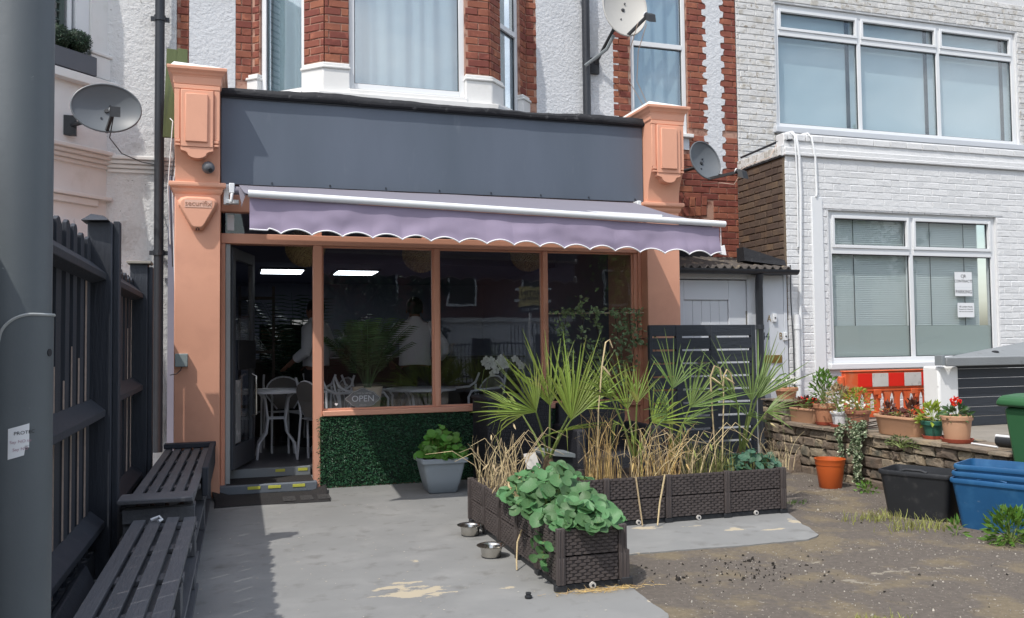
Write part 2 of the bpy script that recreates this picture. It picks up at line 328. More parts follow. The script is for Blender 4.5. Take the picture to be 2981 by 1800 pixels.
def veins(m, light):
    n = m.node_tree.nodes; L = m.node_tree.links; h = [x for x in n if x.type == 'HUE_SAT'][0]; b = n['Principled BSDF']
    tc = n.new('ShaderNodeTexCoord'); gr = n.new('ShaderNodeTexGradient'); gr.gradient_type = 'RADIAL'; L.new(tc.outputs['Object'], gr.inputs[0])
    m1 = n.new('ShaderNodeMath'); m1.operation = 'MULTIPLY'; m1.inputs[1].default_value = 9; L.new(gr.outputs['Fac'], m1.inputs[0]); m2 = n.new('ShaderNodeMath'); m2.operation = 'PINGPONG'; m2.inputs[1].default_value = .5; L.new(m1.outputs[0], m2.inputs[0])
    mr = n.new('ShaderNodeMapRange'); mr.inputs[1].default_value = .0; mr.inputs[2].default_value = .07; mr.inputs[3].default_value = .75; mr.inputs[4].default_value = 0; L.new(m2.outputs[0], mr.inputs[0])
    ln = n.new('ShaderNodeVectorMath'); ln.operation = 'LENGTH'; L.new(tc.outputs['Object'], ln.inputs[0]); rr = n.new('ShaderNodeMapRange'); rr.inputs[1].default_value = .05; rr.inputs[2].default_value = .8; rr.inputs[3].default_value = 1; rr.inputs[4].default_value = .12; L.new(ln.outputs['Value'], rr.inputs[0])
    mu = n.new('ShaderNodeMath'); mu.operation = 'MULTIPLY'; L.new(mr.outputs[0], mu.inputs[0]); L.new(rr.outputs[0], mu.inputs[1]); mx = n.new('ShaderNodeMixRGB'); L.new(mu.outputs[0], mx.inputs[0]); L.new(h.outputs[0], mx.inputs[1]); mx.inputs[2].default_value = (*light, 1); L.new(mx.outputs[0], b.inputs['Base Color'])
veins(NAST, (.34, .45, .26)); veins(ROUNDL, (.26, .42, .16))
def worn_spots(m, spots, col):
    n = m.node_tree.nodes; L = m.node_tree.links; h = [x for x in n if x.type == 'HUE_SAT'][0]; b = n['Principled BSDF']; tc = n.new('ShaderNodeTexCoord'); cur = None
    for (x, y, rx, ry, g_) in spots:
        mp = n.new('ShaderNodeMapping'); mp.vector_type = 'POINT'; mp.inputs['Location'].default_value = (-x/rx, -y/ry, 0); mp.inputs['Scale'].default_value = (1/rx, 1/ry, 0); L.new(tc.outputs['Object'], mp.inputs[0]); ln = n.new('ShaderNodeVectorMath'); ln.operation = 'LENGTH'; L.new(mp.outputs[0], ln.inputs[0])
        mr = n.new('ShaderNodeMapRange'); mr.inputs[1].default_value = 0; mr.inputs[2].default_value = 1; mr.inputs[3].default_value = g_; mr.inputs[4].default_value = 0; L.new(ln.outputs['Value'], mr.inputs[0])
        if cur is None: cur = mr.outputs[0]
        else: mx = n.new('ShaderNodeMath'); mx.operation = 'MAXIMUM'; L.new(cur, mx.inputs[0]); L.new(mr.outputs[0], mx.inputs[1]); cur = mx.outputs[0]
    nz = n.new('ShaderNodeTexNoise'); nz.inputs['Scale'].default_value = 11; nz.inputs['Detail'].default_value = 9; nz.inputs['Roughness'].default_value = .62; st = n.new('ShaderNodeMapping'); st.inputs['Scale'].default_value = (.7, 1.25, 1); L.new(tc.outputs['Object'], st.inputs[0]); L.new(st.outputs[0], nz.inputs['Vector'])
    ad = n.new('ShaderNodeMath'); ad.operation = 'ADD'; L.new(nz.outputs['Fac'], ad.inputs[0]); L.new(cur, ad.inputs[1]); mr = n.new('ShaderNodeMapRange'); mr.inputs[1].default_value = .74; mr.inputs[2].default_value = .755; L.new(ad.outputs[0], mr.inputs[0])
    mx = n.new('ShaderNodeMixRGB'); L.new(mr.outputs[0], mx.inputs[0]); L.new(h.outputs[0], mx.inputs[1]); mx.inputs[2].default_value = (*col, 1); L.new(mx.outputs[0], b.inputs['Base Color'])
worn_spots(PATIOM, [(.86, 4.36, .34, .16, .44), (.80, 4.52, .24, .14, .36), (.64, 4.36, .18, .05, .27), (.96, 4.98, .10, .06, .30), (2.62, 5.32, .30, .08, .36), (2.98, 5.26, .16, .05, .30), (3.18, 5.07, .22, .07, .34), (3.42, 4.98, .20, .06, .34), (1.12, 4.52, .16, .05, .25), (1.30, 4.28, .14, .05, .25), (1.93, 3.72, .07, .3, .35), (2.12, 4.70, .3, .05, .30), (3.70, 5.2, .10, .25, .33), (.35, 5.2, .5, .5, .08), (1.2, 6.4, .5, .5, .06)], (.43, .375, .28))
worn_spots(DIRT, [(3.15, 3.78, .5, .16, .24), (3.55, 3.86, .6, .12, .26), (3.05, 4.22, .4, .12, .22), (4.5, 5.75, .35, .4, .22), (4.75, 6.2, .4, .3, .22), (3.6, 4.35, .3, .12, .22), (4.15, 3.6, .6, .3, .15)], (.27, .24, .19))
# ================================================================ ground
def gz(x, y):
    return .016+.004*fbm((x, y, 0), 1.1)+.003*fbm((x, y, 3), 5.)
g = MB(); g.grid(lambda u, v: ((lambda x, y: (x, y, gz(x, y)-.012))(-1.4+8*u, 1.2+6.9*v)), 110, 100)
struct('driveway', g, DIRT, True)
g = MB(); g.box(-60, -60, -.4, 80, 60, -.06); struct('ground', g, mat('far_ground', (.12, .115, .105), .95, .2, 3))
def ragged(pts, step=.06, amp=.012, seed=0):
    out = []
    for i, p in enumerate(pts):
        q = pts[(i+1) % len(pts)]; p, q = Vector(p), Vector(q); n = max(1, int((q-p).length/step))
        for k in range(n):
            t = p.lerp(q, k/n); out.append((t.x+amp*fbm((t.x*9+seed, t.y*9, 1)), t.y+amp*fbm((t.x*9, t.y*9+seed, 7)), 0))
    return out
PAT = [(-1.4, 2.2), (1.35, 2.35), (1.62, 3.0), (1.90, 3.62), (1.93, 4.2), (1.98, 4.71), (2.3, 4.71), (2.95, 4.66), (3.45, 4.66), (3.60, 4.74), (3.72, 5.1), (3.84, 5.42), (3.98, 7.95), (-1.4, 7.95)]
poly = ragged([(x, y, 0) for x, y in PAT], .03, .016)
pm = MB(); pm.prism([(x, y, -.03) for x, y, z in poly], (0, 0, .03+.012)); patio = struct('patio', pm, PATIOM)
def blotch(cx, cy, rx, ry, seed, z=.016, n=110, rag=.75):
    P = []
    for k in range(n):
        a = 2*math.pi*k/n; f = 1+rag*fbm((math.cos(a)*1.3+seed, math.sin(a)*1.3, seed*1.7))+.45*fbm((math.cos(a)*4, math.sin(a)*4+seed, 2))+.35*fbm((math.cos(a)*13, math.sin(a)*13+seed, 5))
        P.append((cx+rx*f*math.cos(a), cy+ry*f*math.sin(a), z))
    return P
b = MB()
for _ in range(170):
    x, y = rn(-.2, 2.0), rn(3.3, 7.1); P = blotch(x, y, rn(.002, .007), rn(.0015, .005), rn(0, 99), .0168, 9); b.add(P, [tuple(range(len(P)))])
obj('paint_flecks', b, BARE, patio, kind='stuff', fix=False)
# gravel and crumbs of tarmac
def crumbs(name, n, area, size, m, label, cat):
    b = MB()
    for _ in range(n):
        x, y = area(); s = size*rn(.4, 1.5)*(1.8 if random.random() < .06 else 1); z = gz(x, y)-.012
        P = [(x+s*rn(-1, 1)*.9, y+s*rn(-1, 1)*.9, z) for _ in range(3)]; t = [(p[0]*.6+x*.4+s*rn(-.2, .2), p[1]*.6+y*.4, z+s*rn(.4, .9)) for p in P]
        b.add(P+t, [(0, 1, 4, 3), (1, 2, 5, 4), (2, 0, 3, 5), (3, 4, 5)])
    o = obj(name, b, m, kind='stuff'); o['label'] = label; o['category'] = cat
def onDrive():
    while True:
        x, y = rn(1.7, 5.1), rn(2.6, 7.2)
        if x > 2.05 and y < 4.55 or x > 4.0 or (x > 1.95 and y < 3.6): return x, y
def spill(): return (random.gauss(2.62, .30), random.gauss(4.15, .17)) if random.random() < .6 else onDrive()
crumbs('gravel', 2800, onDrive, .0055, mat('grit', (.30, .275, .245), .95, .3, 30, rnd=.6), 'loose pale grit scattered over the worn brown drive', 'gravel')
crumbs('soil_crumbs', 230, spill, .0105, mat('crumb', (.03, .026, .022), .95, .3, 30, rnd=.4), 'dark crumbs of soil spilt on the drive before the planters', 'soil')

# ================================================================ brick laying
BM = {}
def brick_mesh(w, h, m, jit=.0022, dep=.014, key=''):
    k = (round(w, 3), round(h, 3), m.name, random.randrange(4), key)
    if k not in BM:
        b = MB(); c = .0045; x, z = w/2, h/2; j = lambda: rn(-jit, jit)
        back = [(-x, 0, -z), (x, 0, -z), (x, 0, z), (-x, 0, z)]
        mid = [(p[0]+j()*.6, -dep+c, p[2]+j()) for p in back]; fr = [((abs(p[0])-c)*(1 if p[0] > 0 else -1)+j(), -dep+j()*.7, (abs(p[2])-c)*(1 if p[2] > 0 else -1)+j()) for p in back]
        b.add(back+mid+fr, [(8, 9, 10, 11)]+[(i, (i+1) % 4, 4+(i+1) % 4, 4+i) for i in range(4)]+[(4+i, 4+(i+1) % 4, 8+(i+1) % 4, 8+i) for i in range(4)])
        me = b.mesh('brick', False, False); me.materials.append(m); BM[k] = me
    return BM[k]
def lay(parent, origin, U, regions, m, course=.0755, blen=.2286, joint=.011, skip=(), limit=300, z0=0., jit=.0022, dep=.014, bond=.5, drop=0, u0=0.):
    """bricks on the plane through origin with unit axis U; regions and skip are (u0,u1,z0,z1)"""
    origin, U = Vector(origin), Vector(U).normalized(); Z = Vector((0, 0, 1)); I = Z.cross(U)
    lst = []
    for (a, b, za, zb) in regions:
        r0 = math.ceil((za-z0)/course-.3)
        for r in range(r0, int((zb-z0)/course+.3)):
            zc = z0+(r+.5)*course; off = u0+(blen*bond if r % 2 else 0)
            cuts = [(a, b)]
            for (sa, sb, ya, yb) in skip:
                if ya < zc < yb:
                    nc = []
                    for p, q in cuts:
                        if sb <= p or sa >= q: nc.append((p, q)); continue
                        if sa > p: nc.append((p, sa))
                        if sb < q: nc.append((sb, q))
                    cuts = nc
            for p, q in cuts:
                k = math.floor((p-off)/blen)
                while off+k*blen < q-1e-6:
                    s, e = max(p, off+k*blen), min(q, off+(k+1)*blen); k += 1
                    if e-s > .035 and random.random() > drop: lst.append(((s+e)/2, zc, round((e-s-joint)/.004)*.004))
    lst = [(u, z, wd, origin+U*u+Z*z) for u, z, wd in lst]
    vis = [t for t in lst if inview(t[3])]; vis.sort(key=lambda t: -t[2]*1000+(t[3]-Vector((0, 0, CAMZ))).length)
    vs = set(id(t) for t in vis[:limit]); rest = MB()
    for t in lst:
        u, z, wd, P = t; tw = rn(-.006, .006)
        me = brick_mesh(wd, course-joint, m, jit, dep)
        M = frame(P, U*math.cos(tw)+Z*math.sin(tw)*.4, I, Z)
        if id(t) in vs: inst('brick', me, parent, M)
        else: rest.add([M @ v.co for v in me.vertices], [tuple(p.vertices) for p in me.polygons])
    if rest.v: obj('brick', rest, m, parent, kind='stuff', fix=False)
    return len(vis)

# ================================================================ cafe shopfront
SF = thing('cafe_shopfront', 'single-storey cafe front with peach pilasters, grey fascia and big windows', 'shop', (1.8, 7.84, 0))
def pilaster(x0, x1):
    p = obj('pilaster', MB().box(x0, 7.64, 0, x1, 8.6, 2.61), PEACH, SF, bevel=.006)
    b = MB()
    def mould(prof):     # list of (overhang, z) swept round front and sides
        rings = [[(x0-o, 8.6, z), (x0-o, 7.64-o, z), (x1+o, 7.64-o, z), (x1+o, 8.6, z)] for o, z in prof]; b.loft(rings)
    mould([(.002, 2.575), (.012, 2.59), (.018, 2.605), (.020, 2.62), (.034, 2.632), (.042, 2.636), (.045, 2.648), (.044, 2.668), (.038, 2.674), (.0, 2.680)])
    obj('astragal', b, PEACH, p)
    # scroll console
    prof = [(8.6, 2.676), (7.625, 2.676), (7.62, 2.72), (7.612, 2.78), (7.60, 2.83), (7.575, 2.885), (7.545, 2.935), (7.522, 2.985), (7.512, 3.03), (7.51, 3.10), (7.51, 3.47), (8.6, 3.47)]
    c = MB().prism([(x0+.004, y, z) for y, z in prof], (x1-x0-.008, 0, 0)); co = obj('console', c, PEACH, p, bevel=.004)
    xm = (x0+x1)/2; wd = (x1-x0)/2
    b = MB(); b.box(x0+.001, 7.500, 3.435, x1-.001, 7.53, 3.4695); b.box(x0+.012, 7.497, 2.985, x0+.05, 7.52, 3.008); b.box(x1-.05, 7.497, 2.985, x1-.012, 7.52, 3.008); b.box(x0+.012, 7.493, 2.955, x0+.05, 7.52, 2.972); b.box(x1-.05, 7.493, 2.955, x1-.012, 7.52, 2.972)
    b.box(x0+.006, 7.503, 3.01, x0+.045, 7.52, 3.43); b.box(x1-.045, 7.503, 3.01, x1-.006, 7.52, 3.43)
    obj('border', b, PEACH, co, bevel=.002)
    obj('panel', MB().box(xm-wd*.70, 7.482, 2.945, xm+wd*.70, 7.515, 3.425), PEACH, co, bevel=.005)
    obj('panel', MB().box(xm-wd*.50, 7.464, 2.985, xm+wd*.46, 7.49, 3.39), PEACH, co, bevel=.006)
    pts = [(xm-wd*.70, 2.943), (xm-wd*.70, 2.915), (xm-wd*.50, 2.905)]
    for k in range(9): a = math.pi*k/8; pts.append((xm-wd*.42*math.cos(a), 2.895-.045*math.sin(a)))
    pts += [(xm+wd*.50, 2.905), (xm+wd*.70, 2.915), (xm+wd*.70, 2.943)]
    obj('apron', MB().prism([(x, 7.488, z) for x, z in pts], (0, .12, 0)), PEACH, co, bevel=.003)
    b = MB(); Y0 = 7.51
    rings = [[(x0-o, 8.6, z), (x0-o, Y0-o, z), (x1+o, Y0-o, z), (x1+o, 8.6, z)] for o, z in [(.0, 3.4705), (.006, 3.48), (.009, 3.535), (.016, 3.55), (.024, 3.558), (.034, 3.575), (.048, 3.588), (.052, 3.592), (.054, 3.612), (.05, 3.618), (0, 3.625)]]
    b.loft(rings); obj('capital', b, PEACH, p)
    b = MB(); b.hexa([(x0-.03, Y0-.02, 3.622), (x1+.02, Y0-.02, 3.622), (x1+.02, 8.55, 3.622), (x0-.03, 8.55, 3.622), (x0-.005, Y0+.02, 3.665), (x1-.02, Y0+.05, 3.655), (x1-.02, 8.55, 3.655), (x0-.005, 8.55, 3.665)])
    obj('coping', b, WPAINT, p, bevel=.004)
    return p
PL = pilaster(-.535, -.170); PR = pilaster(3.852, 4.212)
obj('plug', MB().tube([(4.13, 7.56, 2.90), (4.13, 7.52, 2.895)], .012, 10), PEACH, PR)
f = obj('fascia', MB().box(-.168, 7.70, 2.684, 3.850, 7.80, 3.462), FASCIA, SF, bevel=.004)
for k in range(8):
    x = .25+k*.50; obj('screw', MB().box(x, 7.694, 2.700, x+.012, 7.702, 2.716), BLACKM, f)
def felt(u, v):
    x = -.19+4.06*u; sag = .012*fbm((x, 0, 2), 2.)+.006*fbm((x, 4, 0), 9.)
    P = [(7.668, 3.446+sag*.4), (7.652, 3.462+sag*.6), (7.650, 3.490+sag), (7.672, 3.520+sag+.012*math.sin(x*2)), (7.80, 3.534+sag), (8.79, 3.60)]
    i = v*5; k = min(int(i), 4); t = i-k; return (x, P[k][0]*(1-t)+P[k+1][0]*t, P[k][1]*(1-t)+P[k+1][1]*t)
rf = obj('roof', MB().grid(felt, 90, 10), FELT, SF, True)
obj('flashing_lip', MB().box(-.168, 7.684, 3.436, 3.85, 7.6995, 3.450), BLACKM, rf)
obj('ceiling_slab', MB().box(-.5, 7.82, 2.76, 4.15, 8.79, 3.40), DARKC, SF)
# frame members
for q in ((-.168, 7.78, .0, -.132, 7.92, 2.178), (3.818, 7.775, .0, 3.850, 7.93, 2.684), (3.78, 7.80, .70, 3.8175, 7.90, 2.178)): obj('jamb', MB().box(*q), PEACHF, SF, bevel=.004)

tr = obj('transom', MB().box(-.168, 7.782, 2.180, 3.816, 7.915, 2.268), PEACHF, SF, bevel=.005)
obj('head', MB().box(-.168, 7.79, 2.46, 3.816, 7.91, 2.683), PEACHF, SF, bevel=.004)
for x0, x1, za in ((.615, .692, .0),):
    obj('mullion', MB().box(x0, 7.785, za, x1, 7.905, 2.1785), PEACHF, SF, bevel=.005)
for x0, x1 in ((1.722, 1.768), (2.806, 2.848)): obj('mullion', MB().box(x0, 7.80, .6985, x1, 7.90, 2.1785), PEACHF, SF, bevel=.004)
for x0, x1 in ((.615, .692), (1.62, 1.70), (2.36, 2.42)): obj('mullion', MB().box(x0, 7.80, 2.2695, x1, 7.90, 2.4585), PEACHF, SF, bevel=.004)
obj('grille', MB().box(1.73, 7.79, 2.285, 2.33, 7.80, 2.35), BLACKP, SF)
sill = obj('sill', MB().box(.693, 7.755, .650, 3.816, 7.92, .697), PEACHF, SF, bevel=.006)
obj('stall_riser', MB().box(.693, 7.80, .0, 3.816, 7.93, .648), PEACHF, SF)
for x0, x1 in ((.692, 1.722), (1.768, 2.806), (2.848, 3.78)):
    gl = obj('window_pane', MB().box(x0, 7.842, .697, x1, 7.848, 2.180), SHOPG, SF)
    b = MB(); d = .016
    b.box(x0, 7.825, .6985, x0+d, 7.865, 2.178); b.box(x1-d, 7.825, .6985, x1, 7.865, 2.178); b.box(x0+d, 7.825, .6985, x1-d, 7.865, .714); b.box(x0+d, 7.825, 2.164, x1-d, 7.865, 2.178)
    obj('glazing_bead', b, PEACHF, gl)
for x0, x1 in ((-.132, .615), (.692, 1.62), (1.70, 2.36), (2.42, 3.816)): obj('fanlight_pane', MB().box(x0, 7.846, 2.268, x1, 7.852, 2.46), SHOPG, SF)
obj('paper_notice', MB().box(-.118, 7.838, 2.30, -.06, 7.840, 2.44), PAPER, SF)
# door, standing open inwards
H = Vector((-.088, 7.875, 0)); E = Vector((.105, 8.62, 0)); D = (E-H).normalized(); N = Vector((D.y, -D.x, 0))
obj('door_post', MB().box(-.130, 7.80, .092, -.090, 7.86, 2.176), mat('pale_aluminium', (.36, .385, .39), .4, .06, 6), SF, bevel=.004)
L = (E-H).length; dr_ = MB()
def dbox(a, b, z0, z1, t=.022, o=0): return [H+D*((a+b)/2)+N*o+Vector((0, 0, (z0+z1)/2)), D*(b-a)/2, N*t, Vector((0, 0, (z1-z0)/2))]
for a, b, z0, z1 in ((0, .085, .20, 2.16), (L-.085, L, .20, 2.16), (.085, L-.085, .20, .40), (.085, L-.085, 2.06, 2.16)): dr_.obox(*dbox(a, b, z0, z1))
door = obj('door', dr_, mat('door_grey', (.075, .083, .098), .45, .06, 6), SF, bevel=.003)
obj('door_glass', MB().obox(*dbox(.085, L-.085, .40, 2.06, .004)), SHOPG, door)
obj('push_plate', MB().obox(*dbox(.12, L-.03, 1.07, 1.34, .006, .034)), BLACKP, door, bevel=.004)
obj('handle', MB().tube([H+D*(L-.14)+N*.03+Vector((0, 0, .62)), H+D*(L-.14)+N*.07+Vector((0, 0, .64)), H+D*(L-.14)+N*.07+Vector((0, 0, 1.0)), H+D*(L-.14)+N*.03+Vector((0, 0, 1.02))], .011, 8), STEEL, door, True)
obj('notice', MB().obox(*dbox(.11, .30, .42, .98, .002, .010)), mat('door_card', (.30, .33, .35), .6, .05, 8, col2=(.5, .52, .54), c2s=9, c2=(.55, .6)), door)
# step and threshold
st = obj('step', MB().box(-.205, 7.70, .012, .640, 8.10, .092), STEPG, SF, bevel=.010)
obj('tread', MB().box(-.12, 7.74, .0925, .612, 8.098, .0965), MATB, st)
for x in (.055, .225, .43): obj('grip_strip', MB().box(x, 7.696, .052, x+.105, 7.7005, .078), YELLOW, st, bevel=.002)
th = obj('threshold', MB().box(-.12, 8.102, .05, .612, 8.16, .172), ALU, SF, bevel=.004)
for x in (.30, .50): obj('grip_strip', MB().box(x, 8.0985, .135, x+.085, 8.102, .160), YELLOW, th)
# small things fixed to the front
AL = thing('alarm_box', 'peach painted burglar alarm box with raised lettering on left pilaster', 'alarm', (-.35, 7.64, 2.26))
tri = [(-.508, 2.505), (-.485, 2.535), (-.44, 2.548), (-.26, 2.548), (-.215, 2.535), (-.192, 2.505), (-.196, 2.47), (-.295, 2.285), (-.318, 2.266), (-.382, 2.266), (-.405, 2.285), (-.504, 2.47)]
cx, cz = -.35, 2.43
b = MB(); b.loft([[(x, 7.64, z) for x, z in tri], [(x, 7.60, z) for x, z in tri], [(cx+(x-cx)*.86, 7.572, cz+(z-cz)*.86) for x, z in tri]], False); bx = obj('casing', b, PEACH, AL, bevel=.004)
obj('name_plate', MB().box(-.452, 7.5685, 2.452, -.238, 7.573, 2.514), mat('plate_tint', (.70, .44, .34), .5, .03, 4), AL)
text('lettering', 'securifix', .062, (-.345, 7.5675, 2.484), mat('alarm_ink', (.36, .17, .11), .6, .03, 4), AL)
b = MB(); b.tube([(-.39, 7.592, 2.292), (-.35, 7.583, 2.284), (-.31, 7.592, 2.292)], .006, 6); b.tube([(-.36, 7.59, 2.29), (-.36, 7.59, 2.262)], .005, 6); b.tube([(-.34, 7.59, 2.29), (-.34, 7.59, 2.262)], .005, 6)
obj('strobe', b, INK, AL)
CC = thing('security_camera', 'grey dome security camera on left pilaster beside the fascia', 'camera', (-.266, 7.55, 2.79))
obj('mount', MB().tube([(-.266, 7.62, 2.80), (-.266, 7.575, 2.80)], .045, 16), ALU, CC, True)
b = MB(); b.lathe([(.001, -.052)]+[(.052*math.cos(a), .052*math.sin(a)) for a in [R(t) for t in range(-75, 90, 15)]]+[(.001, .052)], 20, (-.266, 7.555, 2.79)); obj('dome', b, mat('cam_grey', (.12, .125, .135), .4, .05, 5), CC, True)
obj('lens', MB().tube([(-.252, 7.52, 2.768), (-.246, 7.499, 2.757)], .018, 14), BLACKP, CC, True)
JB = thing('junction_box', 'small grey junction box low on left pilaster', 'electrical box', (-.47, 7.62, 1.12))
obj('casing', MB().box(-.524, 7.585, 1.117, -.424, 7.642, 1.227), mat('jbox', (.26, .31, .31), .5, .03, 5), JB, bevel=.006)
obj('cable', MB().tube([(-.47, 7.61, 1.118), (-.48, 7.60, 1.09), (-.51, 7.60, 1.06), (-.56, 7.60, 1.05)], .004, 5), BLACKM, JB)
# artificial leaf panel
HP = thing('leaf_panel', 'dark green artificial leaf panel covering the wall below the window', 'leaf panel', (1.5, 7.79, 0))
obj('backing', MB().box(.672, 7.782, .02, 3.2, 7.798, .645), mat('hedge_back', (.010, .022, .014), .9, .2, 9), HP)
b = MB()
for _ in range(11000):
    x, z = rn(.66, 2.3) if random.random() < .92 else rn(2.3, 3.2), rn(.015, .655); a = rn(-1.2, 1.2)+(math.pi if random.random() < .15 else 0); l = rn(.018, .040); wd = .0034
    d = Vector((math.sin(a), -rn(.3, 1.1), -math.cos(a)*.6+.2)).normalized()*l; s = Vector((math.cos(a), 0, math.sin(a)))*wd; p = Vector((x, 7.783, z)); q = p+d*.6+Vector((0, 0, .002))
    b.add([p, q-s, p+d, q+s], [(0, 1, 2, 3)])
obj('leaves', b, HEDGE, HP, kind='stuff', fix=False)

# ================================================================ awning
AW = thing('awning', 'lilac canvas awning with scalloped valance over the cafe windows', 'awning', (1.9, 7.6, 2.6))
WL, WR = Vector((-.02, 7.60, 2.662)), Vector((3.70, 7.60, 2.655)); FL, FR_ = Vector((.055, 6.20, 2.345)), Vector((3.80, 6.20, 2.250))
def cl(u, v):
    a = WL.lerp(WR, u); b_ = FL.lerp(FR_, u); p = a.lerp(b_, v); p.z -= .018*math.sin(math.pi*v)+.004*fbm((u*9, v*3, 0)); return p
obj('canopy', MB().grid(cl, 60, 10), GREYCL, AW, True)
def va(u, v):
    t = FL.lerp(FR_, u); x = u*17.5; sc_ = .225-.036*abs(math.sin(math.pi*x))**.8
    if u < .035: sc_ = .205
    z = t.z-.022-v*(sc_+.02); fold = .032*fbm((u*7, v*1.2, 3))+.010*fbm((u*26, v*2.4, 9))+.006*math.sin(u*60+v*3)*(1-v)
    return (t.x+.03*(v-.5)*fbm((u*4, v, 1)), t.y+.012-.02*v+fold*(.25+v)-.03*v*math.sin(u*3.1), z)
vm = MB().grid(va, 280, 12); val = obj('valance', vm, LILAC, AW, True)
edge = [va(i/280, 1) for i in range(281)]
obj('piping', MB().tube(edge, .0055, 5), WPIPE, val, True)
b = MB(); b.tube([FL+Vector((-.01, -.004, .005)), FR_+Vector((.045, -.004, .005))], .026, 14); obj('front_bar', b, WHITEP, AW, True)
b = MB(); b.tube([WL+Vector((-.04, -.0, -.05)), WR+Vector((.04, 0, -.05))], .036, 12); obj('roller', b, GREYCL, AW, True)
b = MB(); b.box(-.145, 7.66, 2.50, -.10, 7.70, 2.675); b.box(-.10, 7.56, 2.585, -.055, 7.685, 2.67); b.box(-.13, 7.60, 2.50, -.02, 7.665, 2.535); b.tube([(-.075, 7.55, 2.58), (-.082, 7.545, 2.50)], .014, 8); obj('bracket', b, WHITEP, AW, bevel=.006)
b = MB(); b.box(3.72, 7.57, 2.60, 3.765, 7.68, 2.675); obj('bracket', b, WHITEP, AW, bevel=.008)
for s, x in ((1, .35), (-1, 3.35)):
    e = Vector((x+s*.55, 6.95, 2.43)); obj('folding_arm', MB().bar((x, 7.62, 2.56), e, .03, .045).bar(e, (x+s*.06, 6.24, 2.30), .028, .04), WHITEP, AW)
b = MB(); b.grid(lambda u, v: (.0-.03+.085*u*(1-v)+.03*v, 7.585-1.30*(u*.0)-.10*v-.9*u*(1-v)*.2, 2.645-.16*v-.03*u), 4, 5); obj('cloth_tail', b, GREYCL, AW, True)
b = MB(); b.hexa([(3.80, 6.20, 2.005), (3.85, 6.19, 1.995), (3.85, 6.215, 1.995), (3.80, 6.225, 2.005), (3.79, 6.20, 2.065), (3.835, 6.19, 2.08), (3.835, 6.215, 2.08), (3.79, 6.225, 2.065)]); b.tube([(3.81, 6.205, 2.07), (3.81, 6.205, 2.24)], .003, 4); obj('toggle', b, WPIPE, AW)

# ================================================================ doormat
def mt(u, v):
    x = -.20+.90*u+.02*v*(u-.5); y = 7.13+.56*v; c = max(0, v-.45)/.55
    lift = (.055*(1-min(1, u/.12))+.05*max(0, (u-.86)/.14))*c
    return (x-.05*lift*8*(1 if u < .5 else 0), y+.02*math.sin(u*5), .018+lift+.003*fbm((x*6, y*6, 0)))
mtb = MB().grid(mt, 40, 16); me = mtb.mesh('doormat', True); DM = obj('doormat', me, MATB); sm = DM.modifiers.new('s', 'SOLIDIFY'); sm.thickness = .010
tag(DM, 'black rubber doormat curling up at the cafe doorstep', 'doormat')
b = MB()
for k in range(3):
    x = .33+k*.14; b.box(x, 7.20, .0215, x+.10, 7.42, .0235)
    for (a, c_, d_, e_) in ((.02, .05, .02, .17), (.02, .17, .07, .05), (.07, .05, .07, .17)): b.bar((x+a, 7.20+c_, .025), (x+d_, 7.20+e_, .025), .010, .003)
obj('lettering', b, mat('mat_relief', (.045, .044, .045), .8, .1, 20), DM)
# ================================================================ house above and behind the cafe
HB = thing('terraced_house', 'red brick and white roughcast house with bay window above the cafe', 'house', (2, 8.79, 0))
MY = 8.79
for q in ((-.60, MY-.004, 2.8, .105, MY+.20, 5.7), (.105, MY-.004, 2.8, 2.985, MY+.20, 3.6), (2.985, MY-.004, 2.8, 4.26, MY+.20, 5.7), (4.26, MY-.004, 2.8, 4.99, MY+.20, 3.69), (4.99, MY-.004, 2.8, 5.645, MY+.20, 5.7), (4.16, MY-.004, 0, 5.645, MY+.20, 2.8)): obj('wall_core', MB().box(*q), MRED, HB)
def slab(pts, y=MY-.012, t=.03, m=STUCCO, name='render'):
    return obj(name, MB().prism([(x, y, z) for x, z in pts], (0, t, 0)), m, HB)
def toothed(x, z0, z1, s, d=.055, per=.151):
    out = []; z = z0; k = 0
    while z < z1-1e-6:
        e = min(z+per/2, z1); xx = x+(s*d if k % 2 else 0)
        out += [(xx+rn(-.012, .012), z+.006), (xx+rn(-.012, .012), (z+e)/2), (xx+rn(-.012, .012), e-.006)]; z = e; k += 1
    return out
ZT = 5.65
slab([(-.489, 3.3), (-.06, 3.3), (-.058, 4.6), (-.062, ZT), (-.489, ZT)])
lt = toothed(4.045, 3.3, ZT, 1)
slab([(3.11, 3.3)]+lt+[(3.11, ZT)])
a = toothed(5.245, 3.25, ZT, -1, .05); b_ = toothed(5.43, 3.25, ZT, 1, .045)
slab(a+list(reversed(b_)), MY-.020, .036, STUCCO)
lay(HB, (0, MY, 0), (1, 0, 0), [(-.606, -.489, 3.4, ZT), (-.06, .10, 3.9, ZT)], BRED)
lay(HB, (0, MY, 0), (1, 0, 0), [(2.99, 3.12, 3.9, ZT), (4.03, 4.26, 3.4, ZT), (4.99, 5.65, 3.75, ZT), (4.10, 5.65, 2.0, 3.75)], BRED, skip=[(4.22, 5.0, 3.50, 3.80), (4.2, 5.30, 2.0, 2.78), (4.45, 5.30, 2.62, 2.94)], limit=290)
# flat arch of upright bricks over the dark opening
n = 9
for i in range(n):
    x = 4.55+i*.078; t = (i-4)/4; zb = 2.735+.02*t*t; lean = .10*(i-4)/4
    for lv in (0, 1):
        me = brick_mesh(.066, .108, BRED); inst('brick', me, HB, frame((x+lean*.1*lv, MY-.002, zb+.055+lv*.117), (1, 0, -lean*.3), (0, 1, 0), (lean*.3, 0, 1)))
obj('opening', MB().box(4.3, MY-.006, 1.9, 5.28, MY+.06, 2.70), mat('void', (.012, .012, .015), .9, .1, 5), HB)
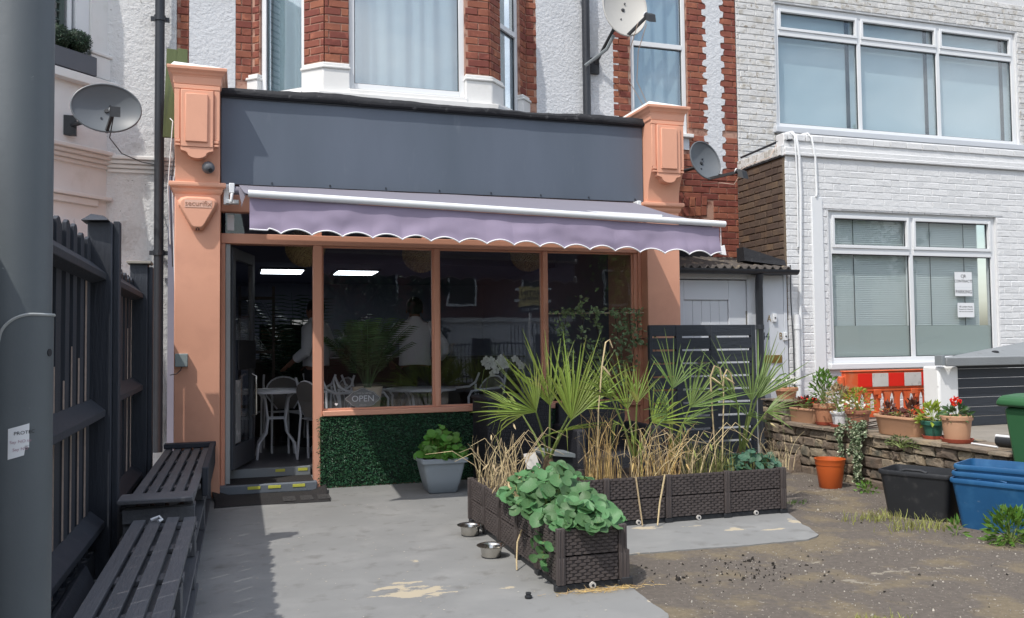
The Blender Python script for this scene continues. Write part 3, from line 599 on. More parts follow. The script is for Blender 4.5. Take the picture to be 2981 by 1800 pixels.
# bay
P0, P1, P2, P3 = Vector((.10, 8.79, 0)), Vector((.754, 8.20, 0)), Vector((2.402, 8.20, 0)), Vector((2.99, 8.79, 0))
def face(A, B, name='bay_core', d=.014):
    U = (B-A).normalized(); I = Vector((0, 0, 1)).cross(U); return U, I, (B-A).length
def wbox(A, U, I, u0, u1, z0, z1, y0, y1): return [A+U*((u0+u1)/2)+I*((y0+y1)/2)+Vector((0, 0, (z0+z1)/2)), U*(u1-u0)/2, I*(y1-y0)/2, Vector((0, 0, (z1-z0)/2))]
def window(parent, A, U, I, u0, u1, z0, z1, fw=.05, transom=None, mull=(), inner=None, glassm=None, dep=.0, innerd=.14, fm=WHITEP, folds=True, cas=0):
    fr = MB()
    fo = obj('window_frame', MB().obox(*wbox(A, U, I, u0, u0+fw, z0, z1, dep, dep+.07)).obox(*wbox(A, U, I, u1-fw, u1, z0, z1, dep, dep+.07)).obox(*wbox(A, U, I, u0+fw, u1-fw, z0, z0+fw, dep, dep+.068)).obox(*wbox(A, U, I, u0+fw, u1-fw, z1-fw, z1, dep, dep+.068)), fm, parent, bevel=.004)
    xs = [u0+fw]+[q for m_ in mull for q in (m_-fw*.45, m_+fw*.45)]+[u1-fw]
    for m_ in mull: obj('mullion', MB().obox(*wbox(A, U, I, m_-fw*.45, m_+fw*.45, z0+fw, z1-fw, dep+.002, dep+.066)), fm, fo, bevel=.003)
    zs = [z0+fw, z1-fw] if transom is None else [z0+fw, transom-fw*.55, transom+fw*.55, z1-fw]
    for i in range(0, len(xs), 2):
        if transom is not None: obj('transom', MB().obox(*wbox(A, U, I, xs[i], xs[i+1], transom-fw*.55, transom+fw*.55, dep-.006, dep+.064)), fm, fo, bevel=.003)
        for j in range(0, len(zs), 2):
            a0, a1, c0, c1 = xs[i], xs[i+1], zs[j], zs[j+1]
            if cas and j == 2:
                e = .035; b = MB()
                for q in ((a0, a0+e, c0, c1), (a1-e, a1, c0, c1), (a0+e, a1-e, c0, c0+e), (a0+e, a1-e, c1-e, c1)): b.obox(*wbox(A, U, I, *q, dep-.018, dep+.05))
                obj('casement', b, fm, fo, bevel=.004); a0 += e; a1 -= e; c0 += e; c1 -= e
            g_ = obj('pane', MB().obox(*wbox(A, U, I, a0, a1, c0, c1, dep+.03, dep+.036)), glassm or UPG, fo)
            s_ = .008; b = MB()
            for q in ((a0, a0+s_, c0, c1), (a1-s_, a1, c0, c1), (a0+s_, a1-s_, c0, c0+s_), (a0+s_, a1-s_, c1-s_, c1)): b.obox(*wbox(A, U, I, *q, dep+.018, dep+.029))
            obj('gasket', b, BLACKM, g_)
    if inner:
        def cf(u, v):
            uu = u0+(u1-u0)*u; wv = (.022*math.sin(uu*38+2*fbm((uu*3, v*1.5, 1)))+.02*fbm((uu*9, v*.8, 2))) if folds else 0
            return A+U*uu+I*(dep+innerd+wv)+Vector((0, 0, z0+(z1-z0)*v))
        obj('curtain' if folds else 'blind', MB().grid(cf, 70 if folds else 2, 4), inner, fo, folds)
    return fo
# solid core of the bay behind the brick skin, leaving the windows open
def core(A, B, spans, z0=3.98, z1=ZT, m=MRED):
    U, I, Ln = face(A, B)
    for u0, u1 in spans: obj('pier_core', MB().obox(*wbox(A, U, I, u0, u1, z0, z1, .0015, .12)), m, HB)
    return U, I, Ln
U, I, Ln = core(P0, P1, [(0, .095), (.64, .87)]); lay(HB, P0+I*.008, U, [(0, .095, 3.98, ZT), (.64, Ln, 3.98, ZT)], BRED, u0=.03)
window(HB, P0, U, I, .095, .64, 3.74, ZT, .055, inner=CURT, dep=.03)
U2, I2, L2 = core(P1, P2, [(0.01, .235), (1.39, 1.638)]); lay(HB, P1+I2*.008, U2, [(0, .235, 3.98, ZT), (1.39, L2, 3.98, ZT)], BRED, u0=.045)
window(HB, P1, U2, I2, .235, 1.39, 3.765, ZT, .055, inner=CURT, dep=.03)
U3, I3, L3 = core(P2, P3, [(.01, .235), (.69, .83)]); lay(HB, P2+I3*.008, U3, [(0, .235, 3.98, ZT), (.69, L3, 3.98, ZT)], BRED, u0=.08)
window(HB, P2, U3, I3, .235, .69, 3.74, ZT, .05, transom=4.62, inner=CURT, dep=.03)
obj('bay_room_back', MB().box(.3, 9.3, 3.4, 2.9, 9.35, ZT), mat('room_dim', (.10, .12, .14), .9, .05, 3), HB)
# white plinths, caps and sills of the bay
def plinth(A, U, I, u0, u1, ex0=.0, ex1=.0):
    p = obj('plinth', MB().obox(*wbox(A, U, I, u0-ex0, u1+ex1, 3.60, 3.925, -.035, .10)), WPAINT, HB, bevel=.004)
    obj('plinth_cap', MB().obox(*wbox(A, U, I, u0-ex0-.01, u1+ex1+.01, 3.9255, 3.952, -.05, .11)).obox(*wbox(A, U, I, u0-ex0-.004, u1+ex1+.004, 3.9525, 3.985, -.034, .10)), WPAINT, p, bevel=.008)
plinth(P0, U, I, .64, Ln, 0, .012); plinth(P1, U2, I2, 0, .235, .012); plinth(P1, U2, I2, 1.39, L2, 0, .012); plinth(P2, U3, I3, 0, .235, .012); plinth(P0, U, I, -.12, .095); plinth(P2, U3, I3, .69, L3+.1)
for A, UU, II, u0, u1 in ((P0, U, I, .095, .64), (P1, U2, I2, .235, 1.39), (P2, U3, I3, .235, .69)):
    obj('sill', MB().obox(*wbox(A, UU, II, u0-.01, u1+.01, 3.685, 3.738, -.06, .12)), WPAINT, HB, bevel=.008)
    obj('apron', MB().obox(*wbox(A, UU, II, u0-.02, u1+.02, 3.45, 3.684, -.012, .12)), WPAINT, HB)
obj('sill_ledge', MB().prism([(P0.x-.1, 8.74, 3.63), (P1.x-.06, 8.10, 3.63), (P2.x+.06, 8.10, 3.63), (P3.x+.1, 8.74, 3.63)], (0, 0, .056)), WPAINT, HB, bevel=.006)
# right-hand sash window
Am = Vector((0, MY, 0)); Ux, Iy = Vector((1, 0, 0)), Vector((0, 1, 0))
window(HB, Am, Ux, Iy, 4.265, 4.985, 3.70, ZT, .05, transom=4.735, inner=CURT, dep=.02)
obj('sill', MB().box(4.22, MY-.07, 3.655, 5.03, MY+.05, 3.698), WPAINT, HB, bevel=.008)
obj('under_sill', MB().box(4.24, MY-.02, 3.52, 4.99, MY+.01, 3.654), DOORW, HB)
# drainpipes
def pipe(name, label, x, y, z0, z1, r=.038, m=BLACKM, brk=()):
    t = thing(name, label, 'drainpipe', (x, y, z0)); obj('pipe', MB().tube([(x, y, z0), (x, y, z1)], r, 14), m, t, True)
    for z in brk: obj('bracket', MB().tube([(x, y, z), (x, y, z+.05)], r*1.22, 14).box(x-r*1.9, y+.01, z+.005, x+r*1.9, y+.04, z+.045), m, t)
    return t
pipe('drainpipe', 'black square-looking drainpipe on roughcast wall right of the bay', 3.675, 8.70, 3.5, ZT, .045, brk=(5.2,))
pipe('drainpipe', 'tall black drainpipe between the white house and left pilaster', -.745, 8.66, .3, 5.7, .044, brk=(2.15, 4.40))

# ================================================================ satellite dishes
def dish(label, c, rx, rz, nrm, m, arm, lnb, wallpt, tiltup=0):
    t = thing('satellite_dish', label, 'satellite dish', wallpt); n = Vector(nrm).normalized(); Xd = n.cross(Vector((0, 0, 1))).normalized()*-1; Zd = n.cross(Xd)*1
    if Zd.z < 0: Zd = -Zd
    c = Vector(c); b = MB(); NR = 8; NS = 40
    for side, off in ((0, 0), (1, -.008)):
        o = len(b.v); b.v.append(tuple(c-n*(.07)+n*off))
        for i in range(1, NR+1):
            r = i/NR
            for k in range(NS):
                a_ = 2*math.pi*k/NS; b.v.append(tuple(c+Xd*rx*r*math.cos(a_)+Zd*rz*r*math.sin(a_)-n*.07*(1-r*r)+n*off))
        for k in range(NS): b.f.append((o, o+1+k, o+1+(k+1) % NS))
        for i in range(NR-1):
            for k in range(NS): b.f.append((o+1+i*NS+k, o+1+(i+1)*NS+k, o+1+(i+1)*NS+(k+1) % NS, o+1+i*NS+(k+1) % NS))
    obj('reflector', b, m, t, True)
    rim = [c+Xd*rx*math.cos(2*math.pi*k/NS)+Zd*rz*math.sin(2*math.pi*k/NS) for k in range(NS+1)]; obj('rim', MB().tube(rim, .009, 6), m, t, True)
    base = c-Zd*rz*.97; hd = Vector(lnb)
    obj('arm', MB().bar(base-n*.02, hd, .022, .03), BLACKP, t)
    d = (c-hd).normalized(); l = obj('receiver', MB().tube([hd-d*.05, hd+d*.03], [.022, .026], 12).obox(hd-d*.045-Vector((0, 0, .01)), Xd*.035, d*.03, Zd*.045), BLACKP, t)
    obj('receiver_cap', MB().tube([hd+d*.03, hd+d*.04], .029, 14), WHITEP, l, True)
    w_ = Vector(wallpt); obj('wall_bracket', MB().tube([c-n*.06, c-n*.12+Vector((0, 0, -.02)), w_], .020, 8).box(w_.x-.05, w_.y-.03, w_.z-.09, w_.x+.05, w_.y+.02, w_.z+.09), BLACKP, t)
    for k in ((-.15, -.35), (.1, .2)): obj('bolt', MB().tube([c+Xd*rx*k[0]+Zd*rz*k[1]-n*.065, c+Xd*rx*k[0]+Zd*rz*k[1]-n*.05], .009, 6), BLACKM, t)
    return t, hd
d1, h1 = dish('pale grey satellite dish overlapping the sash window above right pilaster', (3.96, 8.28, 4.92), .245, .36, (-.1, -1, .22), DISHL, 0, (4.08, 7.98, 4.72), (3.80, 8.77, 4.40))
obj('mast', MB().tube([(3.86, 8.36, 4.62), (3.80, 8.42, 4.48), (3.62, 8.60, 4.34)], .020, 8), ALU, d1, True)
for q, (sx, ex) in enumerate(((4.0, 4.50), (4.10, 4.56))):
    obj('cable', MB().tube([(sx, 8.05, 4.66), (sx+.02, 8.30, 4.45), (sx+.12, 8.55, 4.20), (ex-.18, 8.60, 3.95), (ex, 8.40, 3.68)], .0045, 5), CABLE, d1, True)
d2, h2 = dish('dark grey satellite dish low on the red brick beside right pilaster', (4.86, 8.20, 3.27), .20, .225, (.16, -.9, .26), DISHG, 0, (5.10, 7.92, 3.10), (4.60, 8.76, 3.18))
obj('cable', MB().tube([h2+Vector((0, .01, -.06)), h2+Vector((-.03, .05, -.13)), h2+Vector((-.12, .15, -.10)), (4.85, 8.25, 3.02)], .004, 5), CABLE, d2, True)
obj('cable', MB().tube([h2+Vector((.02, 0, .02)), (5.28, 8.0, 3.20), (5.55, 8.0, 3.30), (5.70, 8.05, 3.50)], .004, 5), CABLE, d2, True)
d3, h3 = dish('wide dark grey satellite dish on the white house behind the fence', (-1.115, 8.02, 3.36), .275, .215, (.12, -1, .12), DISHG, 0, (-1.03, 7.80, 3.29), (-1.48, 8.50, 3.30))
obj('cable', MB().tube([h3+Vector((0, .02, -.03)), (-1.10, 8.1, 3.12), (-1.05, 8.50, 3.07), (-.9, 8.7, 3.04), (-.75, 8.72, 3.02)], .005, 5), BLACKM, d3, True)

# ================================================================ white house on the left
LH = thing('white_house', 'weathered white roughcast house with bay behind the dark fence', 'house', (-1.3, 8.79, 0))
obj('wall', MB().box(-1.30, MY, 0, -.606, MY+.2, 5.7), STUCCO2, LH)
obj('quoin_render', MB().box(-.672, MY-.010, 3.2, -.604, MY+.05, 5.7), STUCCO2, LH)
LA = Vector((-1.219, 8.79, 0)); LU = Vector((-1, -1, 0)).normalized(); LI = Vector((-1, 1, 0)).normalized()*1
# canted bay: u runs from the wall towards the camera side; LI points into the house
def lbox(u0, u1, z0, z1, y0, y1): return [LA+LU*((u0+u1)/2)+LI*((y0+y1)/2)+Vector((0, 0, (z0+z1)/2)), LU*(u1-u0)/2, LI*(y1-y0)/2, Vector((0, 0, (z1-z0)/2))]
obj('bay_wall', MB().obox(*lbox(-.05, 1.7, 0, 2.46, .06, .15)).obox(*lbox(-.05, 1.7, 2.4605, 3.80, 0, .15)), WPAINT, LH)
obj('bay_pier', MB().obox(*lbox(-.05, .17, 3.80, 5.7, 0, .15)), WPAINT, LH)
obj('lintel', MB().obox(*lbox(-.02, 1.7, 2.665, 2.70, -.06, .02)).obox(*lbox(.10, 1.7, 2.60, 2.664, -.03, .02)), WPAINT, LH, bevel=.006)
obj('pier_cap', MB().obox(*lbox(-.06, .19, 4.03, 4.065, -.035, .02)).obox(*lbox(-.05, .185, 3.82, 4.029, -.02, .02)), WPAINT, LH, bevel=.008)
obj('sill', MB().obox(*lbox(-.20, 1.7, 3.71, 3.79, -.09, .02)), WPAINT, LH, bevel=.006)
for k, (o, z0, z1) in enumerate(((.10, 3.085, 3.125), (.075, 3.045, 3.084), (.05, 3.005, 3.044), (.025, 2.965, 3.004))):
    obj('cornice', MB().obox(*lbox(-.03, 1.7, z0, z1, -o, .02)), WPAINT, LH, bevel=.008)
    obj('cornice', MB().box(-1.22+o*.2, MY-o*.75, z0-.02, -.47, MY+.01, z1-.021), WPAINT, LH, bevel=.008)
obj('window_frame', MB().obox(*lbox(.17, .31, 3.85, 5.7, .03, .10)).obox(*lbox(.335, .38, 3.85, 5.7, .05, .11)), WHITEP, LH, bevel=.006)
obj('window_reveal', MB().obox(*lbox(.17, 1.7, 3.8, 5.7, .14, .15)), WPAINT, LH)
sh = obj('shutter', MB().obox(*lbox(.41, .46, 3.9, 5.7, .05, .09)).obox(*lbox(.75, .80, 3.9, 5.7, .05, .09)), SHUT, LH, bevel=.003)
for k in range(22):
    z = 3.95+k*.08; c, a_, b2, d_ = lbox(.46, .75, z, z+.012, .04, .10); R_ = Matrix.Rotation(R(-38), 3, LU); obj('slat', MB().obox(c, a_, R_ @ b2*1.25, R_ @ d_), SHUT, sh)
obj('lower_window', MB().obox(*lbox(.32, 1.7, .8, 2.40, .02, .06)), mat('left_glass', (.03, .035, .04), .15, .1, 4), LH)
obj('lower_frame', MB().obox(*lbox(.20, .34, .8, 2.46, -.02, .05)).obox(*lbox(.345, 1.7, 2.405, 2.46, -.02, .05)), WHITEP, LH)
WB = thing('window_box', 'dark grey window box on the white house bay sill', 'window box', tuple(LA+LU*.4+Vector((0, 0, 3.8))))
obj('trough', MB().obox(*lbox(.175, 1.0, 3.80, 3.975, -.09, .03)), GREYBOX, WB, bevel=.004)
obj('soil', MB().obox(*lbox(.19, .99, 3.972, 3.979, -.08, .02)), SOIL, WB)
def ball_shrub(label, c, r, n=1500, grp=None):
    t = thing('topiary_ball', label, 'shrub', (c[0], c[1], c[2]-r), grp); b = MB(); c = Vector(c)
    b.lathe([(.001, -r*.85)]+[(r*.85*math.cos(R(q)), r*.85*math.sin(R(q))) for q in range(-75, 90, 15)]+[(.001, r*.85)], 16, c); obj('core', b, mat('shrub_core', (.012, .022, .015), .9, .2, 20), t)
    b = MB()
    for _ in range(n):
        d = Vector((random.gauss(0, 1), random.gauss(0, 1), random.gauss(0, 1))).normalized(); p = c+d*r*rn(.82, 1.04); s = rn(.006, .012); q = Vector((rn(-1, 1), rn(-1, 1), rn(-1, 1))).normalized(); e = d.cross(q).normalized()
        b.add([p-e*s*.5, p+(d*.5+q)*s, p+e*s*.5, p-(q)*s], [(0, 1, 2, 3)])
    obj('foliage', b, DARKL, t, kind='stuff', fix=False); return t
p1 = LA+LU*.325+Vector((.02, -.02, 4.09)); ball_shrub('clipped round box shrub at the right end of the window box', p1, .112)
p2 = LA+LU*.52+Vector((.02, -.02, 4.08)); ball_shrub('clipped round box shrub half hidden by the lamp column', p2, .11)
GB = thing('green_board', 'weathered green board standing behind the left pilaster top', 'board', (-.62, 8.3, 3.2))
for a0, a1, dz in ((-.655, -.565, 0.01), (-.562, -.475, 0)): obj('plank', MB().hexa([(a0-.03, 8.30, 3.2), (a1-.0, 8.30, 3.2), (a1-.0, 8.33, 3.2), (a0-.03, 8.33, 3.2), (a0, 8.30, 4.035-dz), (a1, 8.30, 4.03-dz), (a1, 8.33, 4.03-dz), (a0, 8.33, 4.035-dz)]), GREENBD, GB, bevel=.004)
TC = thing('cable_bundle', 'tangled grey cables hanging beside the left pilaster', 'cables', (-.60, 8.0, 2.6))
for k in range(5):
    x = -.615+.02*k; obj('cable', MB().tube([(x, 8.2, 3.35-.05*k), (x+.03, 8.1, 3.30-.04*k), (x+.01+.02*math.sin(k), 8.1, 3.0), (x-.01, 8.12, 2.7), (x+.01, 8.15, 2.2-.2*k)], .005, 5), BLACKM if k % 2 else CABLEW, TC, True)

# ================================================================ white brick building on the right
WB_ = thing('white_brick_building', 'white painted brick building with wide office windows on the right', 'building', (7, 7.9, 0))
WY = 7.90
obj('upper_core', MB().box(5.66, MY-.001, 3.2, 6.215, MY+.2, 5.9).box(6.215, MY-.001, 3.2, 10.6, MY+.2, 3.87).box(6.215, MY-.001, 5.42, 10.6, MY+.2, 5.9).box(10.02, MY-.001, 3.87, 10.6, MY+.2, 5.42), MWHT, WB_)
lay(WB_, (0, MY+.002, 0), (1, 0, 0), [(5.66, 10.5, 3.3, 5.85)], BWHT2, skip=[(6.20, 10.03, 3.86, 5.43)], limit=140, jit=.004, u0=.1, dep=.010, joint=.010)
window(WB_, Am, Ux, Iy, 6.215, 10.02, 3.875, 5.415, .06, transom=5.06, mull=(7.47, 8.72), inner=BLIND, dep=.03, folds=False, glassm=WGL, cas=1, innerd=.11)
b = MB()
for x in (7.34, 8.58, 9.86): b.box(x, MY+.125, 3.93, x+.05, MY+.135, 5.36)
obj('blind_gap', b, INK, WB_)
obj('sill', MB().box(6.15, MY-.07, 3.80, 10.1, MY+.06, 3.872), DOORW, WB_, bevel=.006)
# ground floor extension
obj('lower_core', MB().box(5.675, WY-.0015, 0, 6.215, WY+.16, 3.30).box(6.215, WY-.0015, 0, 8.60, WY+.16, 1.02).box(6.215, WY-.0015, 2.74, 8.60, WY+.16, 3.30).box(8.60, WY-.0015, 0, 9.6, WY+.16, 3.30), MWHT, WB_)
lay(WB_, (0, WY+.002, 0), (1, 0, 0), [(5.66, 9.4, .3, 3.28), (5.66, 9.4, 3.44, 3.56)], BWHT, skip=[(6.20, 8.61, 1.0, 2.745)], limit=155, jit=.003, joint=.009, dep=.007)
obj('string_course', MB().box(5.655, WY-.032, 3.305, 9.6, WY+.15, 3.345).box(5.66, WY-.018, 3.3455, 9.6, WY+.15, 3.40).box(5.665, WY+.010, 3.4005, 9.6, WY+.15, 3.56), BWHT, WB_, bevel=.008)
window(WB_, Vector((0, WY, 0)), Ux, Iy, 6.215, 8.60, 1.02, 2.735, .06, transom=2.275, mull=(7.365,), inner=None, dep=.03, glassm=WGL2, cas=1)
lw = obj('blind', MB().box(6.28, WY+.125, 1.40, 8.42, WY+.13, 2.70), VBLIND, WB_)
b = MB()
for k in range(59): z = 1.45+k*.0212; b.obox((7.35, WY+.112, z), (1.07, 0, 0), (0, .0035, .0098), (0, -.0006, .0002))
obj('blind_slats', b, VBLIND, lw, kind='stuff')
for x in (6.62, 7.70, 8.20): obj('blind_cord', MB().tube([(x, WY+.10, 1.42), (x, WY+.10, 2.68)], .0035, 5), INK, lw)
for x0, x1 in ((6.272, 7.342), (7.388, 8.542)): obj('frosted_film', MB().box(x0, WY+.068, 1.078, x1, WY+.070, 1.435), FROST, WB_)
obj('room_back', MB().box(6.2, WY+.75, .9, 9.0, WY+.8, 2.8).box(8.42, WY+.16, 1.0, 8.44, WY+.75, 2.7), mat('office_dim', (.30, .33, .33), .9, .05, 3), WB_)
obj('sill', MB().box(6.16, WY-.06, .955, 8.66, WY+.05, 1.018), WHITEP, WB_, bevel=.006)
obj('lintel', MB().box(6.10, WY-.010, 2.742, 8.70, WY+.02, 2.79), BWHT, WB_)
obj('corner_strip', MB().box(5.985, WY-.025, .3, 6.125, WY+.005, 2.86), WHITEP, WB_, bevel=.004)
# notices inside the glass
def notice(label, x0, x1, z0, z1, lines, name='notice_sheet'):
    t = thing(name, label, 'sign', ((x0+x1)/2, WY+.055, z0)); obj('sheet', MB().box(x0, WY+.0535, z0, x1, WY+.0555, z1), PAPER, t)
    for s, z, sz in lines: text('lettering', s, sz, ((x0+x1)/2, WY+.0525, z), INK, t, depth=.0004)
notice('white paper sign reading CJR CONTRACTS PARKING in the office window', 8.01, 8.265, 1.78, 2.065, [('CJR', 2.015, .050), ('CONTRACTS', 1.955, .046), ('PARKING', 1.83, .058)])
obj('crease', MB().box(8.012, WY+.0528, 1.882, 8.263, WY+.0532, 1.884), DOORW, bpy.data.objects['notice_sheet'])
notice('smaller white notice below the parking sign in the office window', 8.04, 8.285, 1.53, 1.70, [('45 London House', 1.655, .027), ('Therapeutic Ltd 1: Waterloo Rd', 1.625, .016), ('Offices open to the rear of the building', 1.597, .013)])
# brown brick return wall
BW = thing('brown_return_wall', 'brown brick side wall of the white building above the lean-to', 'wall', (5.66, 8.35, 1.9))
obj('core', MB().box(5.645, WY+.01, 1.5, 5.674, MY-.01, 3.30), MBRN, BW)
lay(BW, (5.645, 8.79, 0), (0, -1, 0), [(0, .885, 1.9, 3.28)], BBRN, jit=.0025, z0=.02)
obj('drip_course', MB().box(5.618, WY-.001, 3.285, 5.66, MY, 3.303), FELT, BW)
for k in range(11):
    y = 7.95+k*.078; inst('brick', brick_mesh(.066, .105, BWHT2, .004), BW, frame((5.638, y, 3.362), (0, -1, 0), (1, 0, 0), (0, 0, 1)))
obj('coping_core', MB().box(5.64, WY+.012, 3.304, 5.66, MY, 3.42), MWHT, BW)
b = MB(); b.tube([(5.64, 8.70, 3.45), (5.66, 8.3, 3.47), (5.68, 7.98, 3.49), (5.74, 7.86, 3.47)], .014, 8); obj('roof_cable', b, BLACKM, BW, True)
# pipes and cables on the white front
CP = thing('cable_run', 'white cables and conduit looping down over the white brick corner', 'cables', (5.8, 7.88, .6))
for x0, x1, x2, zb, r in ((5.80, 5.83, 5.80, .95, .016), (5.78, 5.79, 5.775, 2.3, .009), (6.0, 6.04, 6.04, 2.86, .012)):
    P = [(x0-.05, 7.98, 3.57), (x0-.02, 7.91, 3.57), (x0, 7.872, 3.52), (x1, 7.868, 3.3), (x1+.01, 7.87, 2.9), ((x1+x2)/2+.01, 7.872, 2.3), (x2, 7.872, max(zb, 1.7)), (x2, 7.872, zb)]
    obj('cable', MB().tube([p for p in P if p[2] >= zb or p is P[-1]], r, 8), CABLEW, CP, True)
obj('conduit', MB().tube([(5.745, 7.86, .35), (5.745, 7.86, 1.56)], .030, 12).tube([(5.745, 7.86, 1.40), (5.745, 7.86, 1.45)], .036, 12).tube([(5.745, 7.86, .80), (5.745, 7.86, .84)], .036, 12), CABLEW, CP, True)
obj('cable', MB().tube([(5.69, 7.88, 2.1), (5.685, 7.875, 1.7), (5.70, 7.87, 1.2), (5.70, 7.87, .4)], .006, 6), BLACKM, CP, True)

# ================================================================ lean-to porch with grey door
LT = thing('lean_to_porch', 'lean-to with corrugated roof and pale grey door beside the cafe', 'porch', (4.95, 7.9, 0))
def cor(u, v):
    x = 4.225+1.42*u; y = 7.80+.98*v; return (x, y, 2.055+.20*v+.020*math.sin(x*2*math.pi/.098)+.006*fbm((x*5, y*5, 0)))
cb = MB().grid(cor, 130, 8).mesh('roof_sheet', True); ro = obj('roof_sheet', cb, TILE, LT, True); s_ = ro.modifiers.new('s', 'SOLIDIFY'); s_.thickness = .012
obj('flashing', MB().hexa([(5.2, 8.0, 2.15), (5.64, 7.88, 2.09), (5.64, 8.0, 2.09), (5.2, 8.15, 2.15), (5.2, 8.02, 2.30), (5.64, 7.9, 2.15), (5.64, 8.0, 2.15), (5.2, 8.15, 2.30)]), FELT, LT)
b = MB(); pr = [(math.cos(R(t))*.055, math.sin(R(t))*.055) for t in range(180, 361, 20)]
b.prism([(4.235, 7.775+c, 2.035+s) for c, s in pr]+[(4.235, 7.775+c*.88, 2.035+s*.88) for c, s in reversed(pr)], (1.46, 0, 0)); gt = obj('gutter', b, BLACKM, LT, True)
b = MB(); b.tube([(5.235, 7.775, 1.99), (5.235, 7.79, 1.93), (5.25, 7.82, 1.86), (5.25, 7.82, .20), (5.27, 7.78, .13), (5.30, 7.70, .10)], .040, 12); b.tube([(5.25, 7.82, 1.40), (5.25, 7.82, 1.45)], .046, 12); obj('downpipe', b, BLACKM, LT, True)
DG = thing('front_door', 'pale grey boarded house door under the lean-to roof', 'door', (4.7, 7.9, 0))
obj('door_frame', MB().box(4.235, 7.885, .0, 4.268, 7.97, 2.0).box(5.150, 7.885, .0, 5.20, 7.97, 2.0).box(4.268, 7.885, 1.935, 5.150, 7.97, 2.0), DOORW, DG, bevel=.004)
lf = obj('leaf', MB().box(4.275, 7.905, .15, 4.40, 7.95, 1.925).box(4.93, 7.905, .15, 5.145, 7.95, 1.925).box(4.40, 7.905, 1.715, 4.93, 7.95, 1.925).box(4.40, 7.905, .15, 4.93, 7.95, .35), DOORW, DG, bevel=.005)
for k in range(5): x = 4.403+k*.1055; obj('board', MB().box(x, 7.920, .352, x+.1025, 7.94, 1.713), DOORW, lf, bevel=.003)
obj('letter_slot', MB().box(4.55, 7.900, 1.05, 4.78, 7.906, 1.10), STEEL, lf)
obj('hinge', MB().box(5.135, 7.897, 1.44, 5.165, 7.908, 1.60), STEEL, DG)
SP = thing('side_panel', 'tall pale panel numbered 44 with bells beside the grey door', 'panel', (5.45, 7.9, 0))
obj('board', MB().box(5.202, 7.890, .0, 5.60, 7.93, 1.985), DOORW, SP, bevel=.003)
obj('trim', MB().box(5.602, 7.885, .0, 5.642, 7.94, 1.99), DOORW, SP, bevel=.003)
text('lettering', '44', .115, (5.365, 7.888, 1.325), mat('blue_ink', (.05, .06, .09), .6, .05, 4), SP, sx=.9); text('lettering', 'A', .105, (5.415, 7.888, 1.515), mat('gold_ink', (.22, .15, .05), .5, .05, 4), SP, sx=.7); text('lettering', 'B', .105, (5.555, 7.888, 1.325), bpy.data.materials['gold_ink'], SP, sx=.7)
for x, z in ((5.475, 1.525), (5.605, 1.325)):
    bl = obj('bell', MB().box(x-.022, 7.865, z-.045, x+.022, 7.889, z+.045), WHITEP, SP, bevel=.004); obj('bell_push', MB().tube([(x, 7.866, z), (x, 7.860, z)], .009, 10), BLACKM, bl)
obj('letter_plate', MB().box(5.305, 7.878, 1.04, 5.56, 7.8895, 1.125), BRASS, SP, bevel=.003)
obj('letter_flap', MB().box(5.33, 7.873, 1.062, 5.535, 7.8775, 1.105), BRASS, SP, bevel=.002)
# slatted black screen
SC = thing('slatted_screen', 'black slatted timber screen between the cafe and house door', 'screen', (4.27, 7.30, 0))
for x0, x1 in ((3.682, 3.712), (3.965, 4.028), (4.340, 4.405), (4.79, 4.838)): obj('upright', MB().box(x0, 7.284, .02, x1, 7.330, 1.438), BOARD, SC, bevel=.002)
z = 1.440; k = 0
while z > .15:
    h = .107; obj('slat', MB().box(3.680, 7.29, z-h, 4.840, 7.311, z+rn(-.002, .002)), BOARD, SC, bevel=.003); z -= h+.019; k += 1
# ================================================================ lamp column in the left foreground
LC = thing('lamp_column', 'grey steel street lamp column close by on the left edge', 'lamp post', (-.562, 2.555, 0))
cx, cy, cr = -.572, 2.555, .0865
obj('shaft', MB().lathe([(cr, -.05), (cr, 2.7), (cr*.9, 2.74), (.001, 2.75)], 48, (cx, cy, 0)), COLUMN, LC, True)
def onc(a, z, r=cr+.004): return (cx+r*math.cos(a), cy+r*math.sin(a), z)
# hatch door wrapped on the shaft, seen at an angle
vw = math.atan2(-cy, -cx)            # angle towards the camera
def hatch(u, v):
    a = vw-.42+2.3*u; z = .18+1.19*v; c = .075
    dl = (a-(vw-.42))*cr; d = dl
    if d < c: z = min(z, 1.37-(c-math.sqrt(max(0, c*c-(c-d)**2))))
    return onc(a, z, cr+.0045)
hb = MB().grid(hatch, 40, 30); ht = obj('hatch', hb, COLUMN, LC, True)
rim = []
for k in range(41): rim.append(hatch(k/40, 1))
rim = [hatch(0, 0), hatch(0, .4), hatch(0, .8)]+rim
obj('hatch_edge', MB().tube(rim, .0042, 6), mat('worn_edge', (.34, .36, .36), .6, .3, 40), ht, True)
obj('lock', MB().tube([onc(vw+1.05, 1.27, cr+.001), onc(vw+1.05, 1.27, cr+.0065)], .010, 12), INK, ht)
ST = thing('sticker', 'torn white sticker with faded lettering on the lamp column', 'sticker', onc(vw-.05, .75))
def stk(u, v):
    a = vw-.14+.52*u; z = 1.005+.078*v+.012*(u-.5)
    if u > .8: z = max(z, 1.005+.022*(1 if v < .5 else 0)+.010*math.sin(v*20))
    return onc(a, z, cr+.0062)
obj('label', MB().grid(stk, 16, 8), PAPER, ST, True)
up = Vector((0, 0, 1)); ud = Vector((-math.sin(vw), math.cos(vw), 0)); ctr = Vector((cx, cy, 0))+Vector((math.cos(vw), math.sin(vw), 0))*(cr+.0075)
